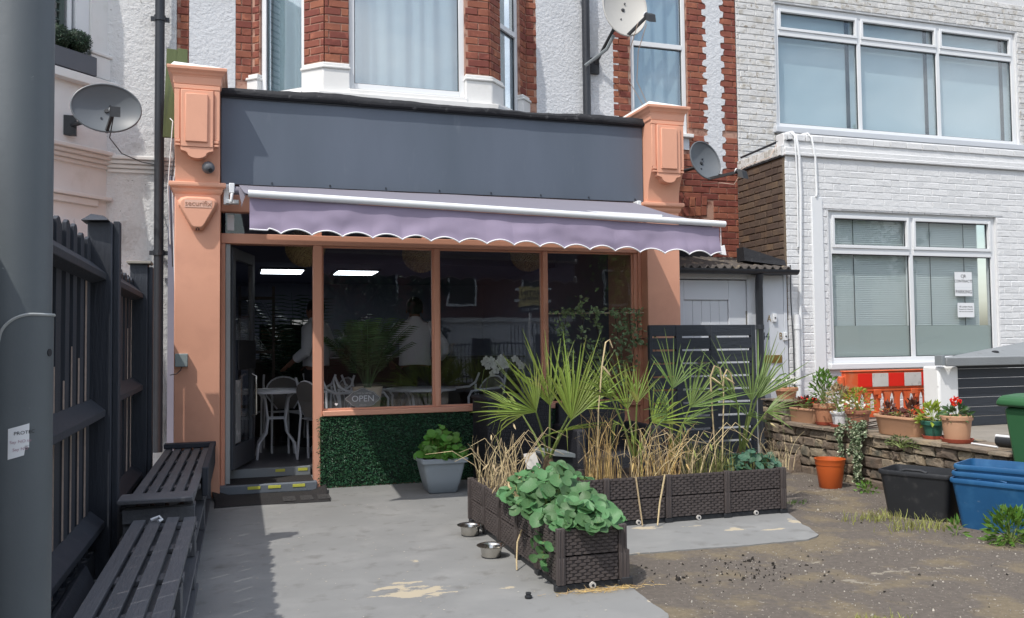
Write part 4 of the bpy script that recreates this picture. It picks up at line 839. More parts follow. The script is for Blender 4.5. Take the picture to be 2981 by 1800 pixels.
def ontext(s, size, off, z, m):
    t = text('lettering', s, size, (0, 0, 0), m, None, depth=.0, align='LEFT')
    for v in t.data.vertices:
        a = vw-.10+(off+v.co.x)/cr; v.co = Vector(onc(a, z+v.co.z+.08*(v.co.x), cr+.0072))
    t.parent = ST; t.location = -wl(ST)
ontext('PROTEC', .0122, .008, 1.064, INK); ontext('Say NO to', .0105, .0, 1.042, INKR); ontext('Say NO', .0105, .006, 1.023, INKR)

# ================================================================ timber fence
BAREW = mat('bare_timber', (.55, .43, .36), .9, .25, 30)
FE = thing('timber_fence', 'dark grey timber fence of upright slats along the left side', 'fence', (-.75, 5, 0))
for y, zt in ((5.20, 1.985), (7.10, 1.925), (3.25, 1.98)):
    po = obj('post', MB().box(-.815, y, -.05, -.688, y+.12, zt), FENCEM, FE, bevel=.006)
    if y > 4: obj('post_trim', MB().box(-.6875, y+.03, -.05, -.655, y+.115, zt+(.01 if y < 6 else -.02)), FENCEM, po, bevel=.004)
    c = MB(); tw = .03 if y < 6 else 0
    if y < 6: c.hexa([(-.845, y-.04, zt+.002), (-.70, y-.055, zt+.004), (-.70, y+.13, zt+.004), (-.845, y+.14, zt+.002), (-.80, y+.01, zt+.045), (-.735, y+.0, zt+.035), (-.735, y+.07, zt+.04), (-.80, y+.09, zt+.045)])
    else: c.box(-.835, y-.03, zt+.001, -.662, y+.15, zt+.022)
    obj('post_cap', c, FENCEM if y < 6 else mat('weathered_cap', (.26, .24, .21), .9, .2, 20), po, bevel=.004)
for y0, y1, zt, zl in ((1.2, 3.25, 1.70, .93), (3.37, 5.2, 1.70, .93), (5.32, 7.1, 1.70, .985), (7.22, 7.66, 1.66, 1.0)):  # nearest run is out of view, added for its shade on bench and patio
    # arris rails: triangular section
    for z in (zt, zl, .33):
        b = MB(); b.prism([(-.79, y0, z-.06), (-.79, y0, z+.06), (-.715, y0, z-.005), (-.715, y0, z-.04)], (0, y1-y0, .012 if z == zl else 0)); obj('rail', b, FENCEM, FE, bevel=.004)
    obj('gravel_board', MB().hexa([(-.80, y0, .0), (-.765, y0, .0), (-.765, y1, .0), (-.80, y1, .0), (-.80, y0, .17), (-.765, y0, .17), (-.765, y1, .17), (-.80, y1, .17)]), FENCEM, FE, bevel=.004)
    y = y0-.02; nsl = 0
    while y < y1:
        wd = rn(.088, .098); h = (1.885 if y < 5.2 else 1.82 if y < 7.1 else 1.78)+rn(-.018, .018); gap = rn(.004, .009); ox = (.008 if nsl % 2 else -.008)+rn(-.002, .002); nsl += 1; ln = rn(-.003, .003)
        pts = [(y, .08), (y+wd, .08), (y+wd+ln, h-.02), (y+wd*.75+ln, h-.003), (y+wd*.4+ln, h), (y+ln, h-.018)]
        sl_ = obj('slat', MB().prism([(-.815+ox, a_, z_) for a_, z_ in pts], (.020, 0, 0)), FENCEM, FE, bevel=.002)
        if nsl % 2 == 0 and random.random() < .9:
            za = rn(.1, .35); zb = rn(1.1, 1.75); x_ = -.795+ox
            obj('bare_edge', MB().hexa([(x_-rn(.006, .012), y-.0015, za), (x_-.001, y-.0015, za), (x_-.001, y+.002, za), (x_-.01, y+.002, za), (x_-rn(.004, .010), y+ln*.8-.0015, zb), (x_-.002, y+ln*.8-.0015, zb), (x_-.002, y+ln*.8+.002, zb), (x_-.008, y+ln*.8+.002, zb)]), BAREW, sl_)
        y += wd+gap
PK = tag(obj('loose_plank', MB().hexa([(-.70, 3.3, .02), (-.55, 3.25, .02), (-.66, 4.75, .02), (-.76, 4.75, .02), (-.72, 3.3, .20), (-.69, 3.25, .215), (-.735, 4.75, .20), (-.765, 4.75, .19)]), FENCEM, bevel=.006), 'dark grey plank leaning along the foot of the fence', 'plank')

# ================================================================ pallet benches
def pallet_bench(label, x0, x1, y0, y1, zt, slats, grp):
    t = thing('pallet_bench', label, 'bench', ((x0+x1)/2, (y0+y1)/2, 0), grp)
    wd = x1-x0; sw = wd/(slats*1.0-.0); g_ = .022
    for k in range(slats):
        a = x0+k*sw; dz = rn(-.003, .003)
        obj('slat', MB().hexa([(a+g_/2, y0+rn(-.03, .03), zt-.022), (a+sw-g_/2, y0+rn(-.03, .03), zt-.022), (a+sw-g_/2+rn(-.005, .005), y1, zt-.022), (a+g_/2+rn(-.005, .005), y1, zt-.022), (a+g_/2, y0, zt+dz), (a+sw-g_/2, y0, zt+dz), (a+sw-g_/2, y1, zt+dz), (a+g_/2, y1, zt+dz)]), BENCHM, t, bevel=.003)
    for k in range(slats-1):
        a = x0+(k+1)*sw; obj('lower_slat', MB().box(a-.03, y0+.03, zt-.0475-.016, a+.03, y1-.02, zt-.0475), BENCHM, t, bevel=.002)
    n = 5
    for k in range(n):
        y = y0+.02+(y1-y0-.13)*k/(n-1); obj('bearer', MB().box(x0+.004, y, zt-.046, x1-.004, y+.095, zt-.0235), BENCHM, t, bevel=.003)
    lv = 2 if zt > .3 else 1
    for l in range(2):
        zb = .012+l*(zt-.05)/2*1.0; hh = (zt-.05)/2-.004
        for (xa, xb) in ((x0, x0+.09), ((x0+x1)/2-.045, (x0+x1)/2+.045), (x1-.09, x1)):
            for k in range(3):
                y = y0+.01+(y1-y0-.15)*k/2; obj('block', MB().box(xa+rn(0, .01), y, zb+.022, xb-rn(0, .012), y+.13, zb+hh-.020), BENCHM, t, bevel=.004)
            obj('runner', MB().box(xa-.002, y0, zb, xb+.002, y1, zb+.020), BENCHM, t, bevel=.003)
            if l == 0: obj('runner', MB().box(xa+.001, y0-.012, zb+hh-.018, xb-.003, y1-.02, zb+hh+.002), BENCHM, t, bevel=.003)
    obj('end_board', MB().box(x0+.001, y0-.0195, zt-.105, x1-.003, y0-.004, zt-.03), BENCHM, t, bevel=.003)
    return t
b1 = pallet_bench('dark grey pallet bench ending at the left pilaster', -.60, -.235, 4.98, 7.60, .45, 5, 'pallet benches by the fence')
obj('end_plank', MB().box(-.62, 4.90, .455, -.245, 5.12, .480), BENCHM, b1, bevel=.006)
obj('back_plank', MB().box(-.60, 7.50, .452, -.20, 7.60, .492).box(-.245, 6.0, .30, -.205, 7.62, .488), FENCEM, b1, bevel=.006)
b2 = pallet_bench('dark grey pallet bench nearest the camera by the lamp column', -.545, -.215, 2.6, 4.86, .385, 4, 'pallet benches by the fence')
SCP = thing('paper_scrap', 'white curl of litter lying on the near pallet bench', 'litter', (-.42, 4.75, .39)); obj('curl', MB().tube([(-.44, 4.76, .398), (-.40, 4.77, .41), (-.385, 4.74, .40), (-.40, 4.72, .395)], .008, 5), PAPER, SCP, True)

# ================================================================ rattan-look planters
def weave(b, A, U, W, z0, z1, out, rows=8, cell=.052):
    """woven panel: staggered raised slats on a back sheet"""
    A, U, out = Vector(A), Vector(U), Vector(out); h = (z1-z0)/rows; n = max(3, round(W/cell)); c = W/n
    b.obox(A+U*W/2+Vector((0, 0, (z0+z1)/2))-out*.008, U*W/2, out*.004, Vector((0, 0, (z1-z0)/2)))
    for r in range(rows):
        for k in range(n+1):
            s = k*c-(c/2 if r % 2 else 0)+c*.05; e = s+c*.90
            s, e = max(0, s), min(W, e)
            if e-s < .01: continue
            zc = z0+(r+.5)*h; q = [A+U*s, A+U*e]
            m_ = [A+U*(s+(e-s)*.18), A+U*(e-(e-s)*.18)]
            P = [q[0]+Vector((0, 0, zc-h*.36))-out*.003, m_[0]+Vector((0, 0, zc-h*.40))+out*.0045, m_[1]+Vector((0, 0, zc-h*.40))+out*.0045, q[1]+Vector((0, 0, zc-h*.36))-out*.003]
            T = [p+Vector((0, 0, h*.74)) for p in P]
            b.add(P+T, [(0, 1, 5, 4), (1, 2, 6, 5), (2, 3, 7, 6), (0, 3, 2, 1), (4, 5, 6, 7)])
def planter(label, x0, y0, dx, dy, nx, ny, h=.33, tiers=2):
    t = thing('rattan_planter', label, 'planter', (x0+dx*nx/2, y0+dy*ny/2, .012), 'brown rattan-look planters')
    X1, Y1 = x0+dx*nx, y0+dy*ny; zb = .045; th = (h-zb)/tiers
    obj('base', MB().box(x0+.006, y0+.006, .012, X1-.006, Y1-.006, zb), BLACKP, t, bevel=.004)
    for l in range(tiers):
        a, c = zb+l*th+.004, zb+(l+1)*th-.004
        for i in range(nx):
            for (yy, o) in ((y0, -1), (Y1, 1)):
                b = MB(); weave(b, (x0+i*dx+.022, yy, 0), (1, 0, 0), dx-.044, a, c, (0, o, 0)); obj('panel', b, PLANTER, t, fix=False)
        for i in range(ny):
            for (xx, o) in ((x0, -1), (X1, 1)):
                b = MB(); weave(b, (xx, y0+i*dy+.022, 0), (0, 1, 0), dy-.044, a, c, (o, 0, 0)); obj('panel', b, PLANTER, t, fix=False)
        pts = [(x0+i*dx, yy) for i in range(nx+1) for yy in (y0, Y1)]+[(xx, y0+i*dy) for i in range(1, ny) for xx in (x0, X1)]
        for (px, py) in pts:
            b = MB(); b.box(px-.022, py-.014, a-.003, px+.022, py+.014, c+.006) if py in (y0, Y1) else b.box(px-.014, py-.022, a-.003, px+.014, py+.022, c+.006)
            for q in (-.010, .010):
                (b.box(px+q-.003, py-.019, a, px+q+.003, py-.0145, c) if py == y0 else b.box(px-.019, py+q-.003, a, px-.0145, py+q+.003, c) if px == x0 else None)
            obj('corner_post', b, PLANTER, t, bevel=.003)
    # feet arches and drain plugs
    for i in range(nx+1): obj('foot', MB().box(x0+i*dx-.03, y0-.012, .0125, x0+i*dx+.03, y0+.03, .044), BLACKP, t, bevel=.003)
    for i in range(1, ny+1): obj('foot', MB().box(x0-.012, y0+i*dy-.03, .0125, x0+.03, y0+i*dy+.03, .044), BLACKP, t, bevel=.003)
    for i in range(nx):
        pl = obj('drain_plug', MB().tube([(x0+(i+.5)*dx, y0+.004, .032), (x0+(i+.5)*dx, y0-.012, .032)], .017, 14), SILVERP, t, True); obj('plug_ring', MB().tube([(x0+(i+.5)*dx, y0-.0115, .032), (x0+(i+.5)*dx, y0-.014, .032)], .008, 10), BLACKM, pl)
    obj('soil', MB().grid(lambda u, v: (x0+.01+(X1-x0-.02)*u, y0+.01+(Y1-y0-.02)*v, h-.045+.012*fbm((u*5*nx, v*5*ny, 0))), 8*nx, 8*ny), SOIL, t, True)
    return t
PN1 = planter('long brown rattan planter running out towards the camera', 1.555, 4.115, .345, .355, 1, 5)
PN2 = planter('brown rattan planter row standing before the slatted screen', 1.92, 5.42, .471, .45, 4, 1, .345)
# spare lower panel sticking out at the front corner
SPN = thing('spare_planter_panel', 'brown woven spare panel leaning at the front planter corner', 'panel', (1.93, 4.12, .012)); b = MB(); b.box(1.905, 4.10, .05, 1.935, 4.14, .20); obj('strip', b, PLANTER, SPN, bevel=.003); obj('foot', MB().box(1.885, 4.095, .0125, 1.95, 4.16, .058), BLACKP, SPN, bevel=.003)

# ================================================================ palms
def fan_leaf(base, hub, nrm, L, nseg, spread, m, parent, droop=.25, pet=.010, dr=None):
    base, hub, n = Vector(base), Vector(hub), Vector(nrm).normalized(); d = Vector(dr).normalized() if dr else (hub-base).normalized(); n = (n-d*n.dot(d)).normalized(); s = d.cross(n)
    mid = (base+hub)/2+Vector((0, 0, .03))-(hub-base).cross(Vector((0, 0, 1)))*.02
    fr = obj('frond', MB().tube([base, mid, hub], [pet, pet*.75, pet*.55], 6), PETI, parent, True)
    b = MB()
    for k in range(nseg):
        a = -spread+2*spread*k/(nseg-1)+rn(-.07, .07); l = 1.28*L*(.80+.20*math.cos(a*.8))*rn(.68, 1.12); w_ = .0074*L/.4
        dr_ = droop*rn(.4, 1.6); bent = random.random() < .16
        pts = []
        for i in range(7):
            t = i/6; dirv = d*math.cos(a)+s*math.sin(a)
            p = hub+dirv*l*t+n*(-.10*l*abs(math.sin(a))*t*t)+Vector((0, 0, -dr_*l*t**3*.5))
            if bent and t > .62: p += Vector((0, 0, -1.1*l*(t-.62)))-dirv*l*(t-.62)*.7
            pts.append(p)
        o = len(b.v)
        for i, p in enumerate(pts):
            t = i/6; ww = w_*(min(1, .35+t*2.2) if t < .35 else max(.08, 1-((t-.35)/.65)**1.6)); pe = (s*math.cos(a)-d*math.sin(a))
            b.v += [tuple(p-pe*ww+n*ww*.55), tuple(p-n*ww*.1), tuple(p+pe*ww+n*ww*.55)]
        for i in range(6):
            q = o+i*3; b.f += [(q, q+1, q+4, q+3), (q+1, q+2, q+5, q+4)]
    obj('blade', b, m, fr, fix=False)
def palm(label, root, fronds, m):
    t = thing('fan_palm', label, 'palm', root, 'fan palms in the planters')
    root = Vector(root); obj('crown_shaft', MB().lathe([(.045, -.05), (.05, .03), (.035, .10), (.012, .16)], 10, root), mat('fibre', (.12, .085, .05), .95, .3, 30, bump=.8, bs=60), t, True)
    for (hx, hy, hz, L, nr, nseg, sp, dr) in fronds: fan_leaf(root+Vector((rn(-.015, .015), rn(-.015, .015), .08)), (hx, hy, hz), nr, L, nseg, sp*.88, m, t, rn(.05, .25), .010, (dr[0]*.9, dr[1], dr[2]+.15))
palm('largest bright green fan palm, leftmost in the planter row', (2.11, 5.80, .34), [
    (1.97, 5.66, .80, .40, (.3, -1, .2), 20, 1.15, (-.62, -.15, .62)), (2.22, 5.62, .74, .48, (-.1, -1, .1), 22, .85, (.30, .0, 1)), (2.09, 5.70, .84, .42, (.1, -1, .2), 16, .8, (-.18, .1, 1)), (2.30, 5.80, .80, .40, (-.5, -1, .3), 16, .9, (.8, -.1, .6)), (1.95, 5.90, .76, .34, (.5, -.6, .6), 16, 1.2, (-.9, .1, .3)), (2.16, 5.62, .66, .30, (0, -.6, .8), 12, 1.5, (.1, -.8, .1))], PALM)
palm('second fan palm with yellowing fronds beside dry stalks', (2.76, 5.72, .32), [
    (2.71, 5.58, .84, .30, (0, -1, .15), 14, .75, (.12, .0, 1)), (2.53, 5.62, .88, .34, (.3, -.8, .5), 14, .9, (-.5, -.1, .6)), (2.84, 5.60, .70, .30, (-.3, -.8, .5), 14, 1.1, (.7, -.2, .4)), (2.66, 5.56, .62, .28, (.2, -.6, .8), 12, 1.3, (-.5, -.5, .1)), (2.74, 5.80, .78, .34, (0, -1, .2), 12, .8, (-.1, .2, 1))], PALM)
palm('upright blue-green fan palm before the black screen', (3.06, 5.74, .32), [
    (3.01, 5.60, .94, .34, (0, -1, .15), 12, .95, (.25, 0, 1)), (2.97, 5.58, .76, .30, (.2, -.8, .5), 12, 1.2, (-.6, -.2, .4)), (3.14, 5.58, .80, .38, (-.2, -.8, .5), 16, .85, (.75, -.1, .65)), (3.10, 5.62, .68, .28, (0, -.6, .8), 12, 1.4, (.3, -.6, .2))], PALM2)
palm('rightmost fan palm leaning over the end of the planter row', (3.70, 5.80, .32), [
    (3.76, 5.66, .84, .42, (-.3, -1, .15), 14, .55, (.75, .0, .75)), (3.56, 5.62, .82, .40, (.3, -1, .2), 15, .65, (-.75, -.05, .62)), (3.70, 5.64, .82, .34, (0, -1, .2), 12, .7, (.05, 0, 1)), (3.62, 5.58, .72, .26, (.1, -.6, .8), 14, 1.2, (-.3, -.7, .1)), (3.80, 5.60, .74, .28, (-.1, -.6, .8), 12, 1.1, (.5, -.6, .2))], PALM2)

# ================================================================ dry grasses
def blade(b, p, d, l, w_, bend, n=6, tip=None):
    p = Vector(p); d = Vector(d).normalized(); s = d.cross(Vector((rn(-1, 1), rn(-1, 1), .2))).normalized(); q = p.copy(); o = len(b.v); bd = Vector(bend)
    for i in range(n+1):
        t = i/n; ww = w_*(1-t*.75); b.v += [tuple(q-s*ww), tuple(q+s*ww)]; dd = (d+bd*t*t*2).normalized(); q = q+dd*l/n
    for i in range(n): b.f.append((o+2*i, o+2*i+1, o+2*i+3, o+2*i+2))
    return q, dd
def ear(b, p, d, l=.06, r=.008):
    p, d = Vector(p), Vector(d).normalized(); dn = (d+Vector((0, 0, -1.2))).normalized(); b.tube([p, p+dn*l*.3, p+dn*l*.75, p+dn*l], [.002, r, r*.8, .001], 6)
def grasses(label, cx, cy, rx, ry, z, n, hmin, hmax, m, ears=.06, lean=.18, w_=.0028, name='dry_grass'):
    t = thing(name, label, 'grass', (cx, cy, z)); b = MB(); e = MB()
    for _ in range(n):
        x, y = cx+rn(-rx, rx), cy+rn(-ry, ry); h = rn(hmin, hmax)*(1 if random.random() < .75 else .6)
        q, dd = blade(b, (x, y, z), (rn(-lean, lean), rn(-lean, lean), 1), h, w_*rn(.6, 1.5), (rn(-.5, .5), rn(-.5, .4), rn(-.9, 0)))
        if random.random() < ears: ear(e, q, dd, rn(.045, .075), rn(.005, .008))
    obj('stalks', b, m, t, kind='stuff', fix=False)
    if e.v: obj('ears', e, m, t, kind='stuff')
    return t
grasses('pale dry grass tuft with nodding ears at the far planter end', 1.69, 5.62, .11, .22, .30, 85, .16, .40, STRAWP, .14, .25)
grasses('flattened dry grass along the middle of the long planter', 1.72, 5.20, .12, .26, .28, 140, .08, .22, STRAWP, .05, .5, .003)
grasses('tall golden dry stalks between the first two palms', 2.46, 5.66, .11, .12, .30, 85, .22, .62, STRAW, .06, .12)
grasses('tall straw clump with drooping ears below the second palm', 2.86, 5.56, .17, .10, .30, 90, .12, .50, STRAW, .06, .34)
grasses('green and straw grasses in the middle of the planter row', 3.28, 5.60, .18, .12, .30, 170, .10, .36, mat('green_straw', (.26, .27, .09), .8, .15, 20, rnd=.4, leaf=.25), .05, .25)
grasses('thin yellowing grasses at the right end of the planter row', 3.85, 5.62, .14, .10, .30, 70, .15, .34, STRAWP, .05, .3)
for lb, P in (('very tall bleached stalk bending over above the palms', [(2.40, 5.60, .3), (2.41, 5.58, .8), (2.435, 5.56, 1.12), (2.46, 5.55, 1.28), (2.485, 5.54, 1.30), (2.505, 5.53, 1.24)]), ('tall looping dry stalk before the black screen', [(3.33, 5.55, .3), (3.30, 5.54, .75), (3.29, 5.54, 1.02), (3.32, 5.53, 1.10), (3.365, 5.53, 1.08), (3.385, 5.53, .95)]), ('second looping dry stalk right of the first', [(3.38, 5.56, .3), (3.40, 5.55, .8), (3.405, 5.55, 1.02), (3.43, 5.54, 1.07), (3.46, 5.54, 1.04), (3.49, 5.54, .92)])):
    t = thing('dry_stalk', lb, 'grass stalk', P[0]); obj('stem', MB().tube(P, [.0045, .005, .006, .0065, .006, .003], 6), STRAWP, t, True)
    e = MB(); ear(e, P[2], Vector(P[3])-Vector(P[2]), .10, .008); obj('ear', e, STRAWP, t, True)
for lb, P in (('broken straw hanging down the planter row front, left one', [(2.60, 5.46, .33), (2.61, 5.41, .345), (2.62, 5.385, .18), (2.63, 5.36, .02)]), ('broken straw hanging down the planter row front, right one', [(2.84, 5.46, .34), (2.83, 5.40, .35), (2.77, 5.37, .16), (2.73, 5.33, .02)]), ('long dry root curving out of the long planter side', [(1.60, 4.75, .20), (1.545, 4.72, .20), (1.50, 4.66, .15), (1.475, 4.60, .06), (1.47, 4.58, .016)])):
    tag(obj('dry_stalk', MB().tube(P, [.004, .006, .006, .005][:len(P)] if len(P) == 4 else .005, 6), STRAWP, None, True), lb, 'grass stalk')
def tangle(label, cx, cy, rx, z0, n):
    t = thing('dry_grass', label, 'grass', (cx, cy, .3)); b = MB()
    for _ in range(n):
        x, y = cx+rn(-rx, rx), cy+rn(-.08, .08); h = rn(.18, .42); sx = rn(-.34, .34); b.tube([(x, y, z0), (x+sx*.3, y+rn(-.05, .02), z0+h*.6), (x+sx*.8, y+rn(-.09, .02), z0+h), (x+sx*1.3, y+rn(-.12, .02), z0+h*rn(.5, .95))], [.0028, .0026, .0022, .0012], 4, False)
    obj('stalks', b, STRAWP, t, kind='stuff', fix=False)
tangle('bent criss-crossing straws over the middle of the planter row', 2.95, 5.52, .32, .30, 46); tangle('loose bent straws over the far end of the long planter', 1.68, 5.55, .10, .30, 22)
# ================================================================ nasturtiums
def round_leaf_mesh(m, n=11, wav=.14, cup=.18, nm='leaf'):
    b = MB(); b.v.append((0, 0, 0))
    for ring in (.55, 1.0):
        for k in range(n):
            a = 2*math.pi*k/n; r = ring*(1+(rn(-wav, wav)*.5+wav*.5*math.sin(3*a))*(ring > .6)); b.v.append((r*math.cos(a), r*math.sin(a), cup*ring*ring+rn(-.07, .07)*ring))
    for k in range(n):
        b.f.append((0, 1+k, 1+(k+1) % n)); b.f.append((1+k, 1+n+k, 1+n+(k+1) % n, 1+(k+1) % n))
    me = b.mesh(nm, True, False); me.materials.append(m); return me
NL = [round_leaf_mesh(NAST) for _ in range(6)]; RL = [round_leaf_mesh(ROUNDL, 11, .07, .14) for _ in range(4)]
def leafy(label, name, cat, base, spots, meshes, size, up=.6, stemm=None, group=None):
    t = thing(name, label, cat, base, group); st = MB(); bs_ = Vector(base)
    for (x, y, z) in spots:
        n = Vector((rn(-.7, .7), rn(-1.2, .2), up+rn(0, .6))).normalized(); X = n.cross(Vector((rn(-1, 1), rn(-1, 1), .3))).normalized(); s = size*rn(.5, 1.35)
        inst('leaf', random.choice(meshes), t, frame((x, y, z), X, n.cross(X), n, s))
        g_ = Vector((x*.8+bs_.x*.2, y*.8+bs_.y*.2, min(z-.03, base[2]+.02))); st.tube([g_, (Vector((x, y, z))+g_)/2+Vector((rn(-.01, .01), rn(-.01, .01), .02)), (x, y, z)], .0022, 4, False)
    obj('stems', st, stemm or PETI, t, kind='stuff', fix=False); return t
def mound(cx, cy, z, rx, ry, h, n):
    out = []
    for _ in range(n):
        a = rn(0, 6.283); r = math.sqrt(random.random()); x, y = cx+rx*r*math.cos(a), cy+ry*r*math.sin(a); out.append((x, y, z+h*(1-r*r)*rn(.15, 1.05)+.015))
    return out
sp = mound(1.735, 4.30, .31, .225, .24, .18, 190)+mound(1.72, 4.62, .32, .25, .30, .25, 190)+mound(1.70, 4.98, .32, .20, .22, .20, 70)+[(1.56+rn(-.03, .0), 4.36+rn(-.16, .16), .27-.02*k+rn(-.02, .02)) for k in range(9)]+[(1.50, 4.24, .16), (1.49, 4.36, .13), (1.52, 4.30, .22)]
leafy('lush green nasturtium spilling over the near end of the planter', 'nasturtium', 'plant', (1.72, 4.5, .29), sp, NL, .036)
leafy('nasturtium patch behind, between dry grass and first palm', 'nasturtium', 'plant', (2.12, 5.6, .30), mound(2.10, 5.56, .30, .24, .12, .10, 40), NL, .034)
leafy('blue-green nasturtium mound below the rightmost palm', 'nasturtium', 'plant', (3.68, 5.62, .30), mound(3.66, 5.60, .31, .24, .13, .16, 80), [round_leaf_mesh(mat('blue_leaf', (.06, .14, .085), .5, .14, 25, rnd=.3, leaf=.25)) for _ in range(3)], .030)
# ================================================================ grey pot
def square_pot(b, cx, cy, z0, h, w0, w1, rim):
    def ring(hw, z, r=.03):
        out = []
        for sx, sy, a0 in ((1, 1, 0), (-1, 1, 90), (-1, -1, 180), (1, -1, 270)):
            for k in range(4): a = R(a0+k*30); out.append((cx+sx*(hw-r)+r*math.cos(a), cy+sy*(hw-r)+r*math.sin(a), z))
        return out
    b.loft([ring(w0*.9, z0), ring(w0, z0+.01), ring(w0*.55+w1*.45, z0+h*.35), ring(w1*.97, z0+h*.72), ring(w1, z0+h*.86), ring(w1+.004, z0+h*.865), ring(rim, z0+h*.875), ring(rim+.004, z0+h*.98), ring(rim-.004, z0+h), ring(rim-.022, z0+h), ring(rim-.03, z0+h*.9)], True, False)
GP = thing('square_pot', 'grey plastic square pot with round-leaved plant below the window', 'pot', (1.65, 7.26, .012)); b = MB(); square_pot(b, 1.645, 7.26, .013, .30, .125, .178, .200); obj('pot', b, GPOT, GP, True)
obj('soil', MB().box(1.48, 7.10, .27, 1.81, 7.42, .285), SOIL, GP)
for k in range(18):
    x = 1.645-.118+k*.0139; obj('rib', MB().hexa([(x*.92+1.645*.08, 7.132, .05), (x*.92+1.645*.08+.004, 7.132, .05), (x*.92+1.645*.08+.004, 7.15, .05), (x*.92+1.645*.08, 7.15, .05), (x, 7.086, .225), (x+.004, 7.086, .225), (x+.004, 7.10, .225), (x, 7.10, .225)]), GPOT, GP)
leafy('bright green round-leaved plant in the grey square pot', 'pot_plant', 'plant', (1.65, 7.26, .29), mound(1.655, 7.24, .30, .215, .18, .26, 210), RL, .033, .5)
# ================================================================ dog bowls and cap
for lb, x, y, dl in (('steel dog bowl farther from the camera by the planter', 1.452, 5.53, 0), ('steel dog bowl nearer the camera by the planter', 1.423, 4.93, 0)):
    t = thing('dog_bowl', lb, 'bowl', (x, y, .012), 'steel dog bowls'); obj('shell', MB().lathe([(.054, .0), (.057, .004), (.064, .050), (.068, .060), (.086, .066), (.088, .069), (.085, .070), (.068, .064), (.062, .054), (.053, .010), (.001, .008)], 36, (x, y, .0125)), STEEL, t, True); obj('rubber_ring', MB().lathe([(.050, .0), (.058, .0), (.058, .006), (.050, .006)], 30, (x, y, .0121)), BLACKP, t)
t = thing('bottle_cap', 'small black plastic cap lying on the grey patio', 'cap', (1.36, 4.05, .012)); obj('cap', MB().lathe([(.016, 0), (.019, .004), (.019, .012), (.013, .014), (.012, .022), (.015, .024), (.014, .028), (.001, .028)], 16, (1.365, 4.07, .0125)), BLACKP, t, True)
b = MB()
for _ in range(260):
    x, y = random.gauss(1.76, .12), random.gauss(4.06, .02); blade(b, (x, y, .016+rn(0, .006)), (rn(-1, 1), rn(-.6, .6), rn(0, .12)), rn(.02, .06), .0013, (0, 0, -.05), 2)
o = obj('straw_litter', b, STRAW, kind='stuff', fix=False); o['label'] = 'bits of dry straw on the ground before the front planter'; o['category'] = 'straw'
# black rattan furniture behind the planters
RT_ = thing('rattan_tub', 'black rattan tub planter by the window behind the palms', 'tub', (2.33, 7.3, 0)); b = MB(); b.box(2.03, 7.10, .02, 2.62, 7.62, .80); obj('body', b, RATT, RT_, bevel=.02)
b = MB()
for r in range(22): 
    for k in range(26): x = 2.035+k*.0224+(.011 if r % 2 else 0); z = .05+r*.033; b.box(x, 7.094, z, x+.016, 7.101, z+.024)
obj('weave', b, RATT, RT_, kind='stuff'); obj('rim', MB().box(2.02, 7.09, .78, 2.63, 7.63, .815), RATT, RT_, bevel=.012)
RT2 = thing('rattan_chair', 'low black rattan armchair tucked behind the planter row', 'chair', (3.05, 6.9, 0)); 
obj('seat', MB().box(2.74, 6.62, .16, 3.36, 7.20, .34), RATT, RT2, bevel=.02); obj('backrest', MB().box(2.72, 7.20, .16, 3.38, 7.30, .74), RATT, RT2, bevel=.02)
for x in (2.66, 3.36): obj('armrest', MB().box(x, 6.60, .02, x+.08, 7.20, .56), RATT, RT2, bevel=.02)
for x, y in ((2.76, 6.64), (3.30, 6.64), (2.76, 7.22), (3.30, 7.22)): obj('leg', MB().box(x, y, .012, x+.05, y+.05, .17), RATT, RT2)
BX = thing('storage_box', 'dark box with open pale flap between the grass and palm', 'box', (2.36, 6.5, 0)); obj('body', MB().box(2.26, 6.35, .02, 2.52, 6.60, .40), BLACKP, BX, bevel=.005)
obj('lid', MB().hexa([(2.28, 6.33, .40), (2.53, 6.33, .37), (2.53, 6.60, .37), (2.28, 6.60, .40), (2.28, 6.33, .435), (2.53, 6.33, .40), (2.53, 6.60, .40), (2.28, 6.60, .435)]), ALU, BX); obj('flap', MB().hexa([(2.13, 6.34, .30), (2.24, 6.34, .29), (2.24, 6.35, .29), (2.13, 6.35, .30), (2.12, 6.40, .41), (2.22, 6.40, .42), (2.22, 6.41, .42), (2.12, 6.41, .41)]), SILVERP, BX)
